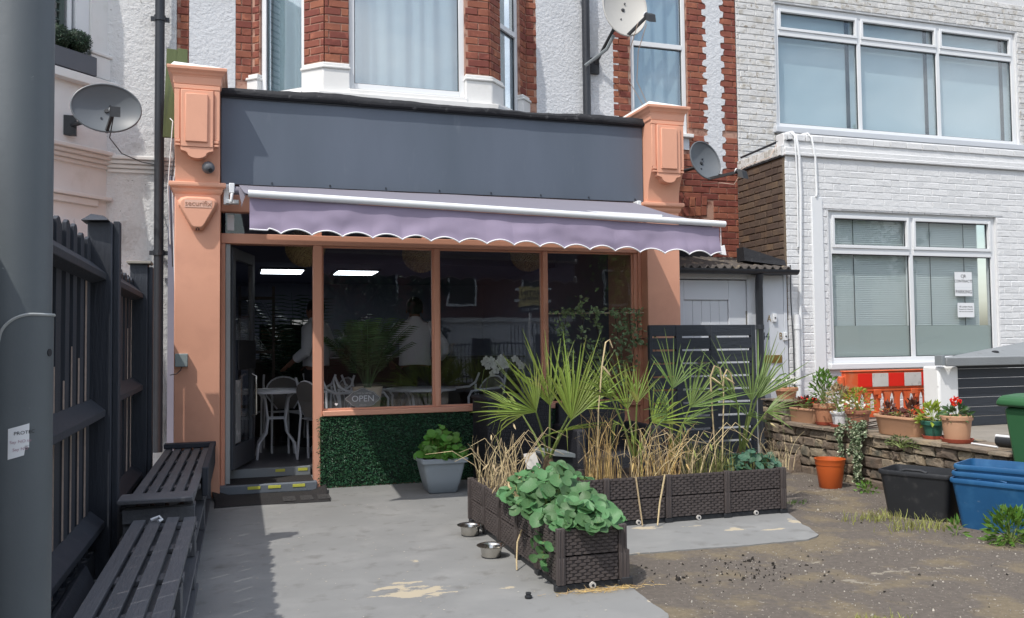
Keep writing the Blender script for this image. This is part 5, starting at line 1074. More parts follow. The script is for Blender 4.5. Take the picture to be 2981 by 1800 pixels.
# ================================================================ low stone wall with stepped end
SW = thing('stone_wall', 'low rubble stone wall dividing the drive from the white building', 'wall', (5.35, 6, 0))
WX = 5.20
obj('core', MB().box(WX+.035, 4.71, -.1, WX+.42, 7.72, .43).box(WX+.035, 7.33, .43, WX+.42, 7.72, .655), STONEJ, SW)
def stone(y0, y1, z0, z1, dep=.06, m=STONE):
    b = MB(); g_ = .006; y0 += g_; y1 -= g_; z0 += g_*.8; z1 -= g_*.8; n = 3
    j = lambda s=.012: rn(-s, s); fx = WX-rn(0, .025)
    base = [(WX+dep, y0, z0), (WX+dep, y1, z0), (WX+dep, y1, z1), (WX+dep, y0, z1)]
    ry, rz = (y1-y0), (z1-z0); cs = [(y0+j(), z0+j(.008)), ((y0+y1)/2+j(), z0+j(.008)), (y1+j(), z0+j(.008)), (y1+j(.008), (z0+z1)/2), (y1+j(), z1+j(.008)), ((y0+y1)/2+j(), z1+j(.008)), (y0+j(), z1+j(.008)), (y0+j(.008), (z0+z1)/2)]
    A = [(WX+dep, y, z) for y, z in cs]; B = [(fx+.012, y, z) for y, z in cs]; cy_, cz_ = (y0+y1)/2, (z0+z1)/2
    C_ = [(fx-rn(0, .010), cy_+(y-cy_)*.86, cz_+(z-cz_)*.80) for y, z in cs]
    b.loft([A, B, C_], False, False); o = len(b.v); b.v.append((fx-rn(0, .016), cy_+j(.02), cz_+j(.008)))
    b.f += [(o-8+k, o-8+(k+1) % 8, o) for k in range(8)]
    obj('stone', b, m, SW, smooth=False)
z = -.02; rows = [.10, .085, .105, .08, .09]
for r, h in enumerate(rows):
    y = 7.72-rn(0, .1)
    while y > 4.72:
        L = rn(.08, .20) if h < .09 else rn(.10, .27); a = max(y-L, 4.70); 
        if inview((WX, (y+a)/2, z), 60): stone(a, y, z+rn(-.006, .006), z+h+rn(-.006, .006))
        y = a
    z += h
for h, zz in ((.075, .455), (.07, .53), (.06, .60)):
    y = 7.72
    while y > 7.33: L = rn(.13, .24); a = max(y-L, 7.33); stone(a, y, zz, zz+h); y = a
y = 7.33                                      # coping stones
while y > 4.75:
    L = rn(.25, .5); a = max(y-L, 4.69); b = MB(); jz = rn(-.006, .006)
    b.hexa([(WX-.045+rn(-.01, .01), a+.004, .437), (WX+.42, a+.004, .437), (WX+.42, y-.004, .437), (WX-.045+rn(-.01, .01), y-.004, .437), (WX-.04+rn(-.01, .01), a+.006, .468+jz), (WX+.42, a+.006, .468+jz), (WX+.42, y-.006, .468+jz), (WX-.04+rn(-.01, .01), y-.006, .468+jz)])
    obj('coping', b, STONE, SW, bevel=.006); y = a
b = MB(); b.box(WX-.03, 7.30, .661, WX+.42, 7.72, .676); obj('coping', b, STONE, SW, bevel=.005)
struct('raised_bed', MB().grid(lambda u, v: (WX+.40+4.0*u, 4.70+3.2*v, .448+.008*fbm((u*20, v*20, 0))), 20, 24), mat('bed_concrete', (.22, .20, .17), .95, .2, 6, bump=.3, bs=50), True)
obj('kneeler', MB().hexa([(5.05, 7.06, 0), (5.17, 7.06, 0), (5.17, 7.16, 0), (5.05, 7.16, 0), (5.09, 7.08, .14), (5.17, 7.08, .17), (5.17, 7.15, .17), (5.09, 7.14, .14)]), STONE, SW)
# ================================================================ pots on the wall
def roundpot(cx, cy, z, r0, r1, h, m, t, lip=.018, n=28, bands=True):
    prof = [(r0*.98, 0), (r0, .006), (r0+(r1-r0)*.78, h*.78)]+([(r0+(r1-r0)*.80+.003, h*.785)] if bands else [])+[(r1*.985, h-lip*1.2), (r1+.006, h-lip*1.1), (r1+.009, h-.004), (r1+.006, h), (r1-.008, h), (r1-.014, h-.03), (.001, h-.035)]
    return obj('pot', MB().lathe(prof, n, (cx, cy, z)), m, t, True)
def trough(x, y, z, hw, hl, h, m, t):
    def ring(k, zz, ins=0):
        out = []
        for a in range(24):
            an = 2*math.pi*a/24; c, s = math.cos(an), math.sin(an); out.append((x+(hw*k-ins)*abs(c)**.6*(1 if c > 0 else -1), y+(hl*k-ins)*abs(s)**.45*(1 if s > 0 else -1), zz))
        return out
    return obj('trough', MB().loft([ring(.80, z), ring(.84, z+.01), ring(.95, z+h*.86), ring(.96, z+h*.87), ring(1.03, z+h*.88), ring(1.04, z+h*.97), ring(1.02, z+h), ring(.97, z+h), ring(.93, z+h*.9)], True, True), m, t, True)
def saucer(cx, cy, z, r, m, t): obj('saucer', MB().lathe([(r*.86, 0), (r*.9, .002), (r, .028), (r*1.01, .032), (r*.96, .032), (r*.86, .008), (.001, .008)], 28, (cx, cy, z)), m, t, True)
LM = {}
def leaf_mesh(m, ar=.5):
    k = (m.name, ar)
    if k not in LM:
        b = MB(); b.add([(0, 0, 0), (-ar*.5, .5, .06), (0, .5, -.02), (ar*.5, .5, .06), (0, 1.05, -.1)], [(0, 2, 1), (0, 3, 2), (1, 2, 4), (2, 3, 4)]); LM[k] = b
    return LM[k]
def bush(t, c, rx, ry, h, n, m, size, ar=.5, name='foliage', stemc=None, zlow=0.):
    b = MB(); src = leaf_mesh(m, ar); c = Vector(c); st = MB()
    for _ in range(n):
        a = rn(0, 6.283); rr = math.sqrt(random.random()); zz = rn(zlow, 1)**.8; k = math.sqrt(max(.05, 1-zz**2.2*.9))
        p = c+Vector((rx*rr*k*math.cos(a), ry*rr*k*math.sin(a), h*zz)); d = (p-c-Vector((0, 0, h*.3))).normalized()+Vector((rn(-.6, .6), rn(-.6, .6), rn(-.5, .5))); d.normalize(); n_ = d.cross(Vector((rn(-1, 1), rn(-1, 1), rn(-1, 1)))).normalized(); s = size*rn(.6, 1.3)
        M = frame(p, d.cross(n_)*s, d*s, n_*s); b.add([M @ Vector(v) for v in src.v], src.f)
        if random.random() < .12: st.tube([c+Vector((rn(-.01, .01), rn(-.01, .01), 0)), (p+c)/2+Vector((0, 0, .02)), p], .0025, 4, False)
    o = obj(name, b, m, t, kind='stuff', fix=False)
    if st.v: obj('stems', st, stemc or PETI, t, kind='stuff', fix=False)
def flowers(t, c, rx, ry, h, n, m, r):
    b = MB(); c = Vector(c)
    for _ in range(n):
        p = c+Vector((rn(-rx, rx), rn(-ry, ry), rn(.3, 1)*h)); nn = Vector((rn(-.7, .3), rn(-.9, .2), rn(.2, 1))).normalized(); X = nn.cross(Vector((1, 0, .1))).normalized(); Y_ = nn.cross(X); o = len(b.v); b.v.append(tuple(p))
        for k in range(10): a = 2*math.pi*k/10; q = r*(1 if k % 2 else .55)*rn(.8, 1.1); b.v.append(tuple(p+X*q*math.cos(a)+Y_*q*math.sin(a)+nn*r*.3))
        b.f += [(o, o+1+k, o+1+(k+1) % 10) for k in range(10)]
    obj('flowers', b, m, t, kind='stuff', fix=False)
ZW = .469
def pot_thing(label, name, x, y, z, cat='pot'): return thing(name, label, cat, (x, y, z))
PX = 5.34
t = pot_thing('terracotta pot of white flowers on the raised end of the stone wall', 'flower_pot', 5.40, 7.60, .677); roundpot(5.40, 7.60, .677, .088, .115, .115, TERRA, t, .03); bush(t, (5.40, 7.60, .78), .12, .12, .10, 110, GREENL, .035, .35); flowers(t, (5.40, 7.60, .80), .11, .11, .10, 34, WHITEF, .016)
t = pot_thing('long terracotta trough with red begonias on the wall', 'flower_trough', PX, 7.20, ZW); trough(PX, 7.20, ZW, .10, .25, .145, TERRA2, t); bush(t, (PX, 7.20, ZW+.13), .10, .22, .10, 170, BURG, .04, .7); flowers(t, (PX, 7.08, ZW+.16), .07, .16, .09, 26, REDF, .013)
t = pot_thing('terracotta pot with tall leafy green plant beside the begonia trough', 'flower_pot', PX, 6.90, ZW); saucer(PX, 6.90, ZW, .095, mat('red_saucer', (.33, .07, .04), .6, .06, 5), t); roundpot(PX, 6.90, ZW+.010, .080, .105, .19, TERRA, t, .035); bush(t, (PX, 6.92, ZW+.20), .12, .14, .30, 260, GREENL, .05, .4)
RS = bpy.data.materials['red_saucer']
t = pot_thing('small white pot on a red saucer with wispy dusky plant', 'flower_pot', 5.31, 6.66, ZW); saucer(5.31, 6.66, ZW, .090, RS, t); roundpot(5.31, 6.66, ZW+.010, .058, .078, .135, WHITEP, t, .02); bush(t, (5.32, 6.68, ZW+.14), .13, .15, .24, 330, PINKL, .035, .45)
t = pot_thing('dull terracotta pot with cream flowers behind the trailing ivy', 'flower_pot', PX, 6.45, ZW); roundpot(PX, 6.45, ZW+.004, .082, .105, .17, mat('dull_terracotta', (.30, .13, .08), .8, .1, 6), t, .03); bush(t, (PX, 6.45, ZW+.16), .12, .16, .20, 200, LIME, .035, .4); flowers(t, (5.30, 6.46, ZW+.17), .10, .13, .10, 22, WHITEF, .018)
t = pot_thing('wide terracotta trough with dark burgundy leaves on the wall', 'flower_trough', PX, 5.90, ZW); trough(PX, 5.90, ZW, .12, .265, .165, TERRA2, t); bush(t, (PX, 5.95, ZW+.15), .10, .22, .05, 120, BURG, .035, .6); bush(t, (PX, 5.80, ZW+.15), .04, .08, .14, 60, BURG, .05, .6); bush(t, (PX, 6.06, ZW+.15), .03, .06, .10, 40, BURG, .05, .6); bush(t, (PX, 6.10, ZW+.15), .05, .12, .06, 40, PINKL, .04, .5)
t = pot_thing('small green pot with lime green leaves on a red saucer', 'flower_pot', PX, 5.57, ZW); saucer(PX, 5.57, ZW, .085, RS, t); roundpot(PX, 5.57, ZW+.010, .058, .085, .14, mat('green_pot', (.03, .115, .085), .45, .06, 6), t, .03); bush(t, (PX, 5.57, ZW+.14), .10, .10, .12, 90, LIME, .06, .45)
t = pot_thing('tan plastic pot with a red flower at the end of the row', 'flower_pot', PX, 5.33, ZW); saucer(PX, 5.33, ZW, .118, RS, t); roundpot(PX, 5.33, ZW+.010, .090, .110, .20, TERRA2, t, .03); bush(t, (PX, 5.33, ZW+.19), .10, .10, .10, 110, mat('deep_leaf', (.05, .11, .035), .5, .15, 20, rnd=.3, leaf=.2), .05, .5)
b = MB(); pc = Vector((PX-.01, 5.32, ZW+.315))
for k in range(60):
    d = Vector((random.gauss(0, 1), random.gauss(0, 1), random.gauss(.3, .8))).normalized(); e = d.cross(Vector((rn(-1, 1), rn(-1, 1), rn(-1, 1)))).normalized(); p = pc+d*rn(.012, .036); s = .018; f_ = e.cross(d); b.add([p, p+(e+d*.4)*s, p+(d*.8)*s*1.2, p+(-e+d*.4)*s], [(0, 1, 2, 3)])
obj('flower_head', b, REDF, t, kind='stuff', fix=False)
# ================================================================ trailing ivy and wall plants
IV = thing('trailing_ivy', 'variegated ivy trailing down the stone wall behind the orange pot', 'ivy', (5.15, 6.2, .1)); b = MB(); src = leaf_mesh(IVY, .9); sv = MB()
for k in range(16):
    y = 6.28+rn(-.16, .16); x = 5.19; z = .56+rn(-.04, .06); P = [Vector((x+.12, y, z-.02))]; ln = rn(.15, .62)*(1 if abs(y-6.25) < .1 else .75); q = Vector((x-.02, y, z))
    n = int(ln/.012)
    for i in range(n):
        q = q+Vector((rn(-.006, .005), rn(-.010, .011)-.0008, -.0115)); q.x = min(q.x, WX-.055 if q.z < .5 else WX); 
        if q.z < .03: break
        P.append(q.copy())
        for _ in range(3):
            d = Vector((-rn(.3, 1), rn(-1, 1), rn(-1.1, .3))).normalized(); nn = d.cross(Vector((rn(-.3, .3), rn(-1, 1), rn(-1, 1)))).normalized(); s = rn(.018, .034); M = frame(q+Vector((-rn(.0, .03), rn(-.02, .02), 0)), d.cross(nn)*s, d*s, nn*s); b.add([M @ Vector(v) for v in src.v], src.f)
    if len(P) > 2: sv.tube(P[::3] if len(P) > 6 else P, .003, 4, False)
obj('foliage', b, IVY, IV, kind='stuff', fix=False); obj('stems', sv, WOODD, IV, kind='stuff', fix=False)
t = thing('wall_creeper', 'small green creeper growing on the stone wall top', 'plant', (5.15, 5.7, .42)); bush(t, (5.15, 5.72, .39), .05, .22, .09, 200, mat('creeper', (.10, .125, .05), .6, .2, 20, rnd=.4, leaf=.2), .022, .6)
t = thing('weed', 'small green weed at the foot of the trailing ivy', 'weed', (4.98, 5.95, 0)); bush(t, (4.98, 5.93, -.005), .07, .09, .09, 80, GREENL, .035, .5)
# ================================================================ road barrier
BA = thing('road_barrier', 'orange plastic road barrier with red and white panels behind the pots', 'barrier', (6.5, 7.4, .45))
obj('beam', MB().box(5.96, 7.38, .765, 7.18, 7.44, .94).box(5.95, 7.37, .9405, 7.18, 7.45, .958), BARO, BA, bevel=.010)
obj('end_lug', MB().box(5.90, 7.385, .76, 5.955, 7.435, .875).tube([(5.935, 7.41, .77), (5.935, 7.41, .90)], .035, 12), BARO, BA, bevel=.008)
for k, (x0, x1, m) in enumerate(((6.12, 6.298, REDP), (6.302, 6.505, SILVERP), (6.51, 6.71, REDP), (6.715, 6.935, SILVERP), (6.94, 7.14, REDP))): obj('reflector', MB().box(x0, 7.374, .785, x1, 7.3795, .925), m, BA, bevel=.002)
obj('rail', MB().box(5.97, 7.385, .735, 7.18, 7.435, .764).box(5.97, 7.385, .465, 7.18, 7.435, .53), BARO, BA, bevel=.006)
for k in range(10):
    x = 6.0+k*.127; b = MB(); pts = [(x-.028, .53), (x+.028, .53), (x+.028, .66), (x+.04, .70), (x+.062, .734), (x-.062, .734), (x-.04, .70), (x-.028, .66)]; b.prism([(a, 7.39, c) for a, c in pts], (0, .04, 0)); obj('bar', b, BARO, BA, bevel=.006)
for x in (6.32, 6.80): obj('clip', MB().box(x, 7.372, .70, x+.09, 7.39, .755).box(x+.05, 7.372, .66, x+.09, 7.39, .70), BARO, BA, bevel=.004)
# ================================================================ boarded bin store
BS = thing('bin_store', 'low black boarded bin store with grey felt roof on the right', 'shed', (7.2, 6.5, .45))
obj('pillar', MB().box(6.22, 6.40, .45, 6.455, 6.60, 1.02), mat('rendered_pillar', (.70, .71, .71), .8, .06, 5, bump=.1, col2=(.34, .35, .36), c2s=3.2, c2=(.56, .6)), BS, bevel=.02)
z = .45; k = 0
while z < 1.0: obj('board', MB().box(6.458, 6.42+.002*(k % 2), z, 8.6, 6.44, min(z+.087, 1.02)), BOARD, BS, bevel=.003); z += .0905; k += 1
obj('roof', MB().prism([(6.236, 6.340, 1.045), (8.7, 6.340, 1.045), (8.7, 7.10, 1.045)], (0, 0, .012)).add([(6.236, 6.335, 1.106), (8.7, 6.335, 1.106), (8.7, 7.10, 1.325)], [(0, 1, 2)]), ROOFG, BS)
obj('fascia_board', MB().box(6.235, 6.315, 1.022, 8.7, 6.3395, 1.105), ROOFG, BS, bevel=.008)
obj('corner_flashing', MB().box(6.195, 6.33, 1.03, 6.2345, 6.42, 1.125), ALU, BS, bevel=.004)
obj('felt_tear', MB().lathe([(.032, 0), (.035, .008), (.02, .018), (.001, .02)], 14, (6.98, 6.47, 1.140)), FELT, BS, True)
t = thing('rolled_bag', 'black tube with white end lying on the stone wall', 'tube', (5.42, 4.85, ZW)); obj('tube', MB().tube([(5.42, 5.02, ZW+.042), (5.44, 4.72, ZW+.042)], .042, 16), BLACKP, t, True); obj('white_strip', MB().tube([(5.33, 5.18, ZW+.008), (5.31, 4.93, ZW+.008)], .008, 6), WHITEP, t); obj('label', MB().tube([(5.40, 5.022, ZW+.078), (5.42, 4.80, ZW+.078)], .012, 8), WHITEP, t)
# ================================================================ bins and boxes
OP = thing('orange_pot', 'empty orange plastic flowerpot on the drive by the stone wall', 'pot', (4.86, 6.26, 0)); obj('shell', MB().lathe([(.088, 0), (.092, .004), (.118, .205), (.122, .206), (.1265, .245), (.131, .252), (.131, .258), (.120, .258), (.112, .20), (.086, .012), (.001, .01)], 40, (4.875, 6.26, -.006)), ORANGE, OP, True)
def crate(name, label, c, rz, L, W_, h, m, z0=0, grp=None, handle=True, lipn=2):
    t = thing(name, label, 'box', (c[0], c[1], z0), grp); ca, sa = math.cos(rz), math.sin(rz)
    def ring(hl, hw, z, r=.04):
        out = []
        for sx, sy, a0 in ((1, 1, 0), (-1, 1, 90), (-1, -1, 180), (1, -1, 270)):
            for k in range(4):
                a = R(a0+k*30); x, y = sx*(hl-r)+r*math.cos(a), sy*(hw-r)+r*math.sin(a); out.append((c[0]+x*ca-y*sa, c[1]+x*sa+y*ca, z))
        return out
    l, w_ = L/2, W_/2; k = .80
    R_ = [ring(l*k, w_*k, z0), ring(l*(k+.01), w_*(k+.01), z0+.01), ring(l*.965, w_*.955, z0+h*.90), ring(l*.968, w_*.958, z0+h*.905), ring(l, w_, z0+h*.91), ring(l+.004, w_+.004, z0+h*.96), ring(l, w_, z0+h), ring(l*.96, w_*.945, z0+h), ring(l*.93, w_*.91, z0+h*.88), ring(l*k*.97, w_*k*.97, z0+.02)]
    obj('shell', MB().loft(R_, True, True), m, t, True, sharp=50)
    if handle:
        p = Vector((c[0]-ca*(l*.0)+sa*(w_-.015), c[1]-sa*0-ca*(w_-.015), z0+h+.002)); u = Vector((ca, sa, 0)); obj('handle', MB().tube([p-u*.09, p-u*.05+Vector((0, 0, .012)), p+u*.05+Vector((0, 0, .012)), p+u*.09], .010, 8), m, t, True)
    return t
crate('recycling_box', 'empty black recycling box standing on the drive', (4.70, 5.02), R(-62), .50, .37, .335, BLACKP)
G2 = 'stacked blue recycling boxes'
for k, lb in enumerate(('blue recycling box at the bottom of the stack', 'blue recycling box in the middle of the stack', 'blue recycling box on top of the stack')):
    crate('recycling_box', lb, (4.88+.006*k, 4.50-.008*k), R(-66+2*k), .54, .40, .335, BLUEP, k*.048, G2, k == 0)
WBn = thing('wheelie_bin', 'green wheelie bin cut off by the right edge', 'bin', (5.325, 4.40, 0))
def bring(hw, hd, z, cx=5.325, cy=4.40): return [(cx-hw, cy-hd, z), (cx+hw, cy-hd, z), (cx+hw, cy+hd, z), (cx-hw, cy+hd, z)]
obj('body', MB().loft([bring(.17, .20, .0), bring(.24, .27, .80)]), GREENP, WBn, bevel=.03); obj('lid', MB().loft([bring(.27, .295, .803), bring(.275, .30, .835), bring(.25, .28, .875), bring(.18, .2, .895)]), GREENP, WBn, bevel=.015)
for y in (4.22, 4.58): obj('wheel', MB().tube([(5.50, y-.02, .1), (5.50, y+.02, .1)], .1, 20), BLACKP, WBn, True)
# ================================================================ weeds
def tuft(label, cx, cy, rx, ry, n, h, m, name='weed_tuft'):
    t = thing(name, label, 'weeds', (cx, cy, 0)); b = MB()
    for _ in range(n):
        x, y = random.gauss(cx, rx*.5), random.gauss(cy, ry*.5); blade(b, (x, y, gz(x, y)-.012), (rn(-.5, .5), rn(-.5, .5), 1), h*rn(.4, 1.2), .0035, (rn(-.5, .5), rn(-.5, .5), -.5), 4)
    obj('blades', b, m, t, kind='stuff', fix=False)
tuft('yellow-green grass weeds in front of the black box', 4.30, 5.02, .22, .12, 150, .075, GRASSM); tuft('yellow-green grass weeds between the black and blue boxes', 4.36, 4.70, .25, .14, 160, .08, GRASSM)
tuft('dry grass tuft in the drive at the bottom edge', 2.66, 3.16, .16, .08, 260, .05, GRASSM); tuft('sparse green weeds on the drive right of the planter', 4.15, 5.75, .12, .05, 40, .03, GREENL)
t = thing('broadleaf_weed', 'leafy green weed in front of the blue boxes', 'weed', (4.55, 4.15, 0)); bush(t, (4.56, 4.16, -.01), .15, .13, .20, 300, GREENL, .06, .35)
t = thing('broadleaf_weed', 'small weed growing against the blue box side', 'weed', (4.40, 4.44, 0)); bush(t, (4.42, 4.45, -.01), .05, .05, .10, 40, GREENL, .05, .3)
# ================================================================ inside the cafe
FZ = .17
struct('cafe_floor', MB().box(-.6, 8.161, .02, 4.4, 14.6, FZ), DARKF); struct('cafe_ceiling', MB().box(-.6, 8.79, 2.76, 4.4, 10.9, 2.9).box(-.6, 10.9, 2.32, 4.4, 14.6, 2.9), DARKC)
for q in ((-.66, 8.6, .1, -.60, 14.6, 2.9), (4.10, 7.95, .1, 4.16, 14.6, 2.9), (-.66, 14.6, .1, 4.2, 14.7, 2.9)): struct('cafe_wall', MB().box(*q), DARKW)
struct('cafe_wall', MB().box(-.30, 8.0, .1, -.17, 8.79, 2.76), DARKW)
LD = thing('window_ledge', 'dark inner window ledge below the cafe glass', 'shelf', (2.2, 8.1, FZ)); obj('shelf', MB().box(.70, 7.94, .63, 3.80, 8.22, .662), WOODD, LD, bevel=.004)
for x in (.74, 1.75, 2.83, 3.74): obj('leg', MB().box(x, 7.96, FZ, x+.05, 8.18, .63), WOODD, LD)
for lb, x, y in (('lit square ceiling panel seen through the open door', .53, 12.0), ('lit square ceiling panel seen through the first window', 1.53, 12.03)):
    t = thing('ceiling_light', lb, 'ceiling light', (x, y, 2.3), 'lit panels on the cafe ceiling'); obj('frame', MB().box(x-.30, y-.34, 2.296, x+.30, y+.34, 2.319), BLACKM, t); obj('diffuser', MB().box(x-.27, y-.31, 2.289, x+.27, y+.31, 2.2955), LEDM, t)
def pendant(lb, x, y, z, r):
    t = thing('pendant_lamp', lb, 'lamp', (x, y, z), 'woven pendant lamps'); b = MB(); b.lathe([(.03, r*.98)]+[(r*.93*math.cos(R(a)), r*.93*math.sin(R(a))) for a in range(75, -90, -15)]+[(.001, -r*.93)], 24, (x, y, z)); sh_ = obj('shade', b, LAMPW, t, True)
    b = MB(); n = 900; ga = math.pi*(3-math.sqrt(5))
    for i in range(n):
        zz = 1-2*(i+.5)/n; rr = math.sqrt(1-zz*zz); d = Vector((rr*math.cos(i*ga), rr*math.sin(i*ga), zz)); e = d.cross(Vector((0, 0, 1))).normalized(); f_ = d.cross(e); p = Vector((x, y, z))+d*r*.92; s = .011
        b.add([p+e*s, p+f_*s*.7, p-e*s, p-f_*s*.7, p+d*r*.09-Vector((0, 0, .006))], [(0, 1, 4), (1, 2, 4), (2, 3, 4), (3, 0, 4)])
    obj('petals', b, LAMPW, sh_, kind='stuff'); obj('flex', MB().tube([(x, y, z+r*.9), (x, y, 2.76)], .004, 6), INK, t)
pendant('spiky woven pendant lamp cut by the door mullion', .625, 8.9, 2.29, .205); pendant('spiky woven pendant lamp at the second mullion', 1.825, 8.9, 2.25, .205); pendant('spiky woven pendant lamp near the third mullion', 3.03, 8.9, 2.28, .205)
def table(lb, x, y, r=.34, zt=.845):
    t = thing('garden_table', lb, 'table', (x, y, FZ), 'white garden tables in the cafe'); obj('top', MB().lathe([(r-.02, zt-.03), (r, zt-.028), (r, zt-.004), (r-.01, zt), (.001, zt)], 36, (x, y, 0)), WMETAL, t, True)
    for k in range(4):
        a = R(45+90*k); c, s = math.cos(a), math.sin(a); obj('leg', MB().tube([(x+c*.22, y+s*.22, zt-.03), (x+c*.16, y+s*.16, zt-.08), (x+c*.12, y+s*.12, .55), (x+c*.14, y+s*.14, .42), (x+c*.24, y+s*.24, .32), (x+c*.27, y+s*.27, FZ)], .013, 8), WMETAL, t, True)
    obj('brace', MB().tube([(x-.09, y-.09, .56), (x+.09, y-.09, .56), (x+.09, y+.09, .56), (x-.09, y+.09, .56), (x-.09, y-.09, .56)], .008, 6), WMETAL, t)
    return t
table('white garden table seen through the open door', .34, 8.92); table('white garden table behind the first window', 1.78, 8.72, .36, .835)
CH0 = None
def chair_at(lb, x, y, rz):
    global CH0
    if CH0 is None:
        t = thing('garden_chair', lb, 'chair', (0, 0, 0), 'white tube garden chairs in the cafe')
        for s in (-1, 1):
            obj('side_frame', MB().tube([(s*.24, -.24, 0), (s*.24, -.25, .58), (s*.24, -.21, .635), (s*.24, -.10, .645), (s*.24, .16, .655), (s*.23, .24, .70), (s*.215, .28, .80)], .012, 8), WMETAL, t, True); obj('leg', MB().tube([(s*.22, .26, 0), (s*.22, .22, .42), (s*.23, .24, .68)], .012, 8), WMETAL, t, True)
        obj('seat', MB().grid(lambda u, v: ((u-.5)*.44, -.22+.44*v, .43-.03*v-.015*math.sin(u*math.pi)), 6, 6), WMETAL, t, True); obj('seat_rail', MB().tube([(-.24, -.225, .425), (.24, -.225, .425)], .011, 8), WMETAL, t, True)
        fan = [(-.08, .24, .42)]+[(.20*math.sin(R(a)), .26+.06*math.cos(R(a)), .60+.17*math.cos(R(a))) for a in range(-100, 101, 20)]+[(.10, .24, .42)]; obj('backrest', MB().prism(fan, (0, .012, 0)), mat('chair_fan', (.16, .15, .14), .8, .08, 8), t); obj('back_hoop', MB().tube(fan, .010, 6), WMETAL, t, True)
        CH0 = t; t.location = (x, y, FZ); t.rotation_euler = (0, 0, rz); return t
    return copy_tree(CH0, (x, y, FZ), rz, lb)
chair_at('white chair drawn up right of the doorway table', .78, 9.02, R(-70)); chair_at('white chair behind the doorway table, facing the door', .50, 9.50, R(10)); chair_at('white chair left of the doorway table', -.08, 9.15, R(80))
chair_at('white chair left of the window table behind the pot', 1.22, 8.80, R(75)); chair_at('white chair right of the window table near the orchid', 2.30, 8.62, R(-65)); chair_at('white chair at the far left window edge', .86, 8.55, R(120))
# counter, cabinet, rack
CO = thing('counter', 'long dark counter at the back of the cafe', 'counter', (1.6, 11.2, FZ)); obj('front', MB().box(.1, 10.95, FZ, 3.6, 11.6, 1.08), WOODD, CO); obj('worktop', MB().box(.05, 10.9, 1.081, 3.65, 11.65, 1.12), mat('worktop', (.06, .05, .05), .3, .1, 5), CO, bevel=.005)
DC = thing('display_cabinet', 'glass-fronted drinks cabinet on the counter', 'cabinet', (.55, 11.3, 1.12)); obj('carcass', MB().box(.22, 11.05, 1.121, .24, 11.5, 1.55).box(.86, 11.05, 1.121, .88, 11.5, 1.55).box(.24, 11.05, 1.53, .86, 11.5, 1.55).box(.24, 11.48, 1.13, .86, 11.5, 1.53), BLACKP, DC); obj('back_panel', MB().box(.245, 11.46, 1.13, .62, 11.475, 1.50), TAN, DC)
obj('shelf', MB().box(.245, 11.1, 1.34, .855, 11.45, 1.352), BLACKP, DC)
JR = thing('glass_jar', 'glass jar standing in the drinks cabinet', 'jar', (.45, 11.2, 1.13)); obj('body', MB().lathe([(.05, 0), (.055, .01), (.055, .11), (.035, .13), (.035, .145)], 16, (.45, 11.2, 1.131)), WMETAL, JR, True); obj('lid', MB().lathe([(.04, .146), (.04, .17), (.001, .172)], 16, (.45, 11.2, 1.131)), BLACKP, JR, True)
KH = thing('kitchen_hatch', 'bright kitchen hatch in the dark back wall', 'hatch', (.93, 13.9, 1.5)); obj('frame', MB().box(.74, 13.88, 1.38, 1.14, 13.92, 1.72), BLACKP, KH); obj('light_opening', MB().box(.77, 13.87, 1.41, 1.11, 13.879, 1.69), mat('hatch_light', (.5, .5, .48), .8, .4, 9, emit=.25), KH)
CR = thing('coat_rack', 'dark wooden rack standing left inside the cafe', 'rack', (.15, 9.9, FZ))
for x in (-.03, .33): obj('upright', MB().box(x, 9.88, FZ, x+.03, 9.91, 1.95), WOODD, CR)
for z in (1.80, 1.2, .6): obj('rung', MB().box(0, 9.885, z, .33, 9.905, z+.035), WOODD, CR)
# big palm deep in the room
def feather(b, root, top, bend, L, n, lw, st):
    root, top = Vector(root), Vector(top); d = (top-root).normalized(); pts = []
    for i in range(9): t = i/8; pts.append(root+(top-root)*t+Vector(bend)*t*t)
    st.tube(pts, [.007*(1-.8*i/8)+.001 for i in range(9)], 5, False)
    for i in range(n):
        t = .30+.70*i/n; k = t*8; j = min(int(k), 7); p = pts[j].lerp(pts[j+1], k-j); dd = (pts[j+1]-pts[j]).normalized(); s_ = dd.cross(Vector((0, 0, 1))).normalized()
        for sg in (-1, 1):
            e = (dd*.55+s_*sg+Vector((0, 0, -.25))).normalized(); l = L*(1-.6*abs(t-.6)); q = p+e*l; w_ = dd.cross(e).cross(e).normalized()*lw; b.add([p, p+e*l*.4+w_, q+Vector((0, 0, -.1*l)), p+e*l*.4-w_], [(0, 1, 2, 3)])
def areca(name, lb, base, n, h, L, m, potm, pr, ph, spread=.5):
    t = thing(name, lb, 'palm', base); b = MB(); st = MB(); bx_, by_, bz_ = base
    obj('pot', MB().lathe([(pr*.8, 0), (pr, ph), (pr*1.03, ph), (pr*1.0, ph-.02), (.001, ph-.03)], 20, base), potm, t, True)
    for k in range(n):
        a = 2.4*k; s = spread*rn(.35, 1); hh = h*rn(.6, 1.05); feather(b, (bx_+.02*math.cos(a), by_+.02*math.sin(a), bz_+ph-.02), (bx_+s*.55*math.cos(a), by_+s*.55*math.sin(a), bz_+ph+hh), (s*.5*math.cos(a), s*.5*math.sin(a), -hh*.22), L, 18, .008, st)
    obj('fronds', b, m, t, kind='stuff', fix=False); obj('stems', st, m, t, kind='stuff', fix=False); return t
areca('areca_palm', 'bushy palm in a tan pot inside the first window', (1.135, 8.08, .663), 22, .80, .20, mat('areca_leaf', (.07, .12, .045), .5, .15, 20, rnd=.4, leaf=.25), TAN, .14, .225, .42)
areca('areca_palm', 'tall dark palm deep inside the cafe doorway', (.62, 10.4, FZ), 18, 1.65, .34, DARKL, BLACKP, .2, .4, .9)
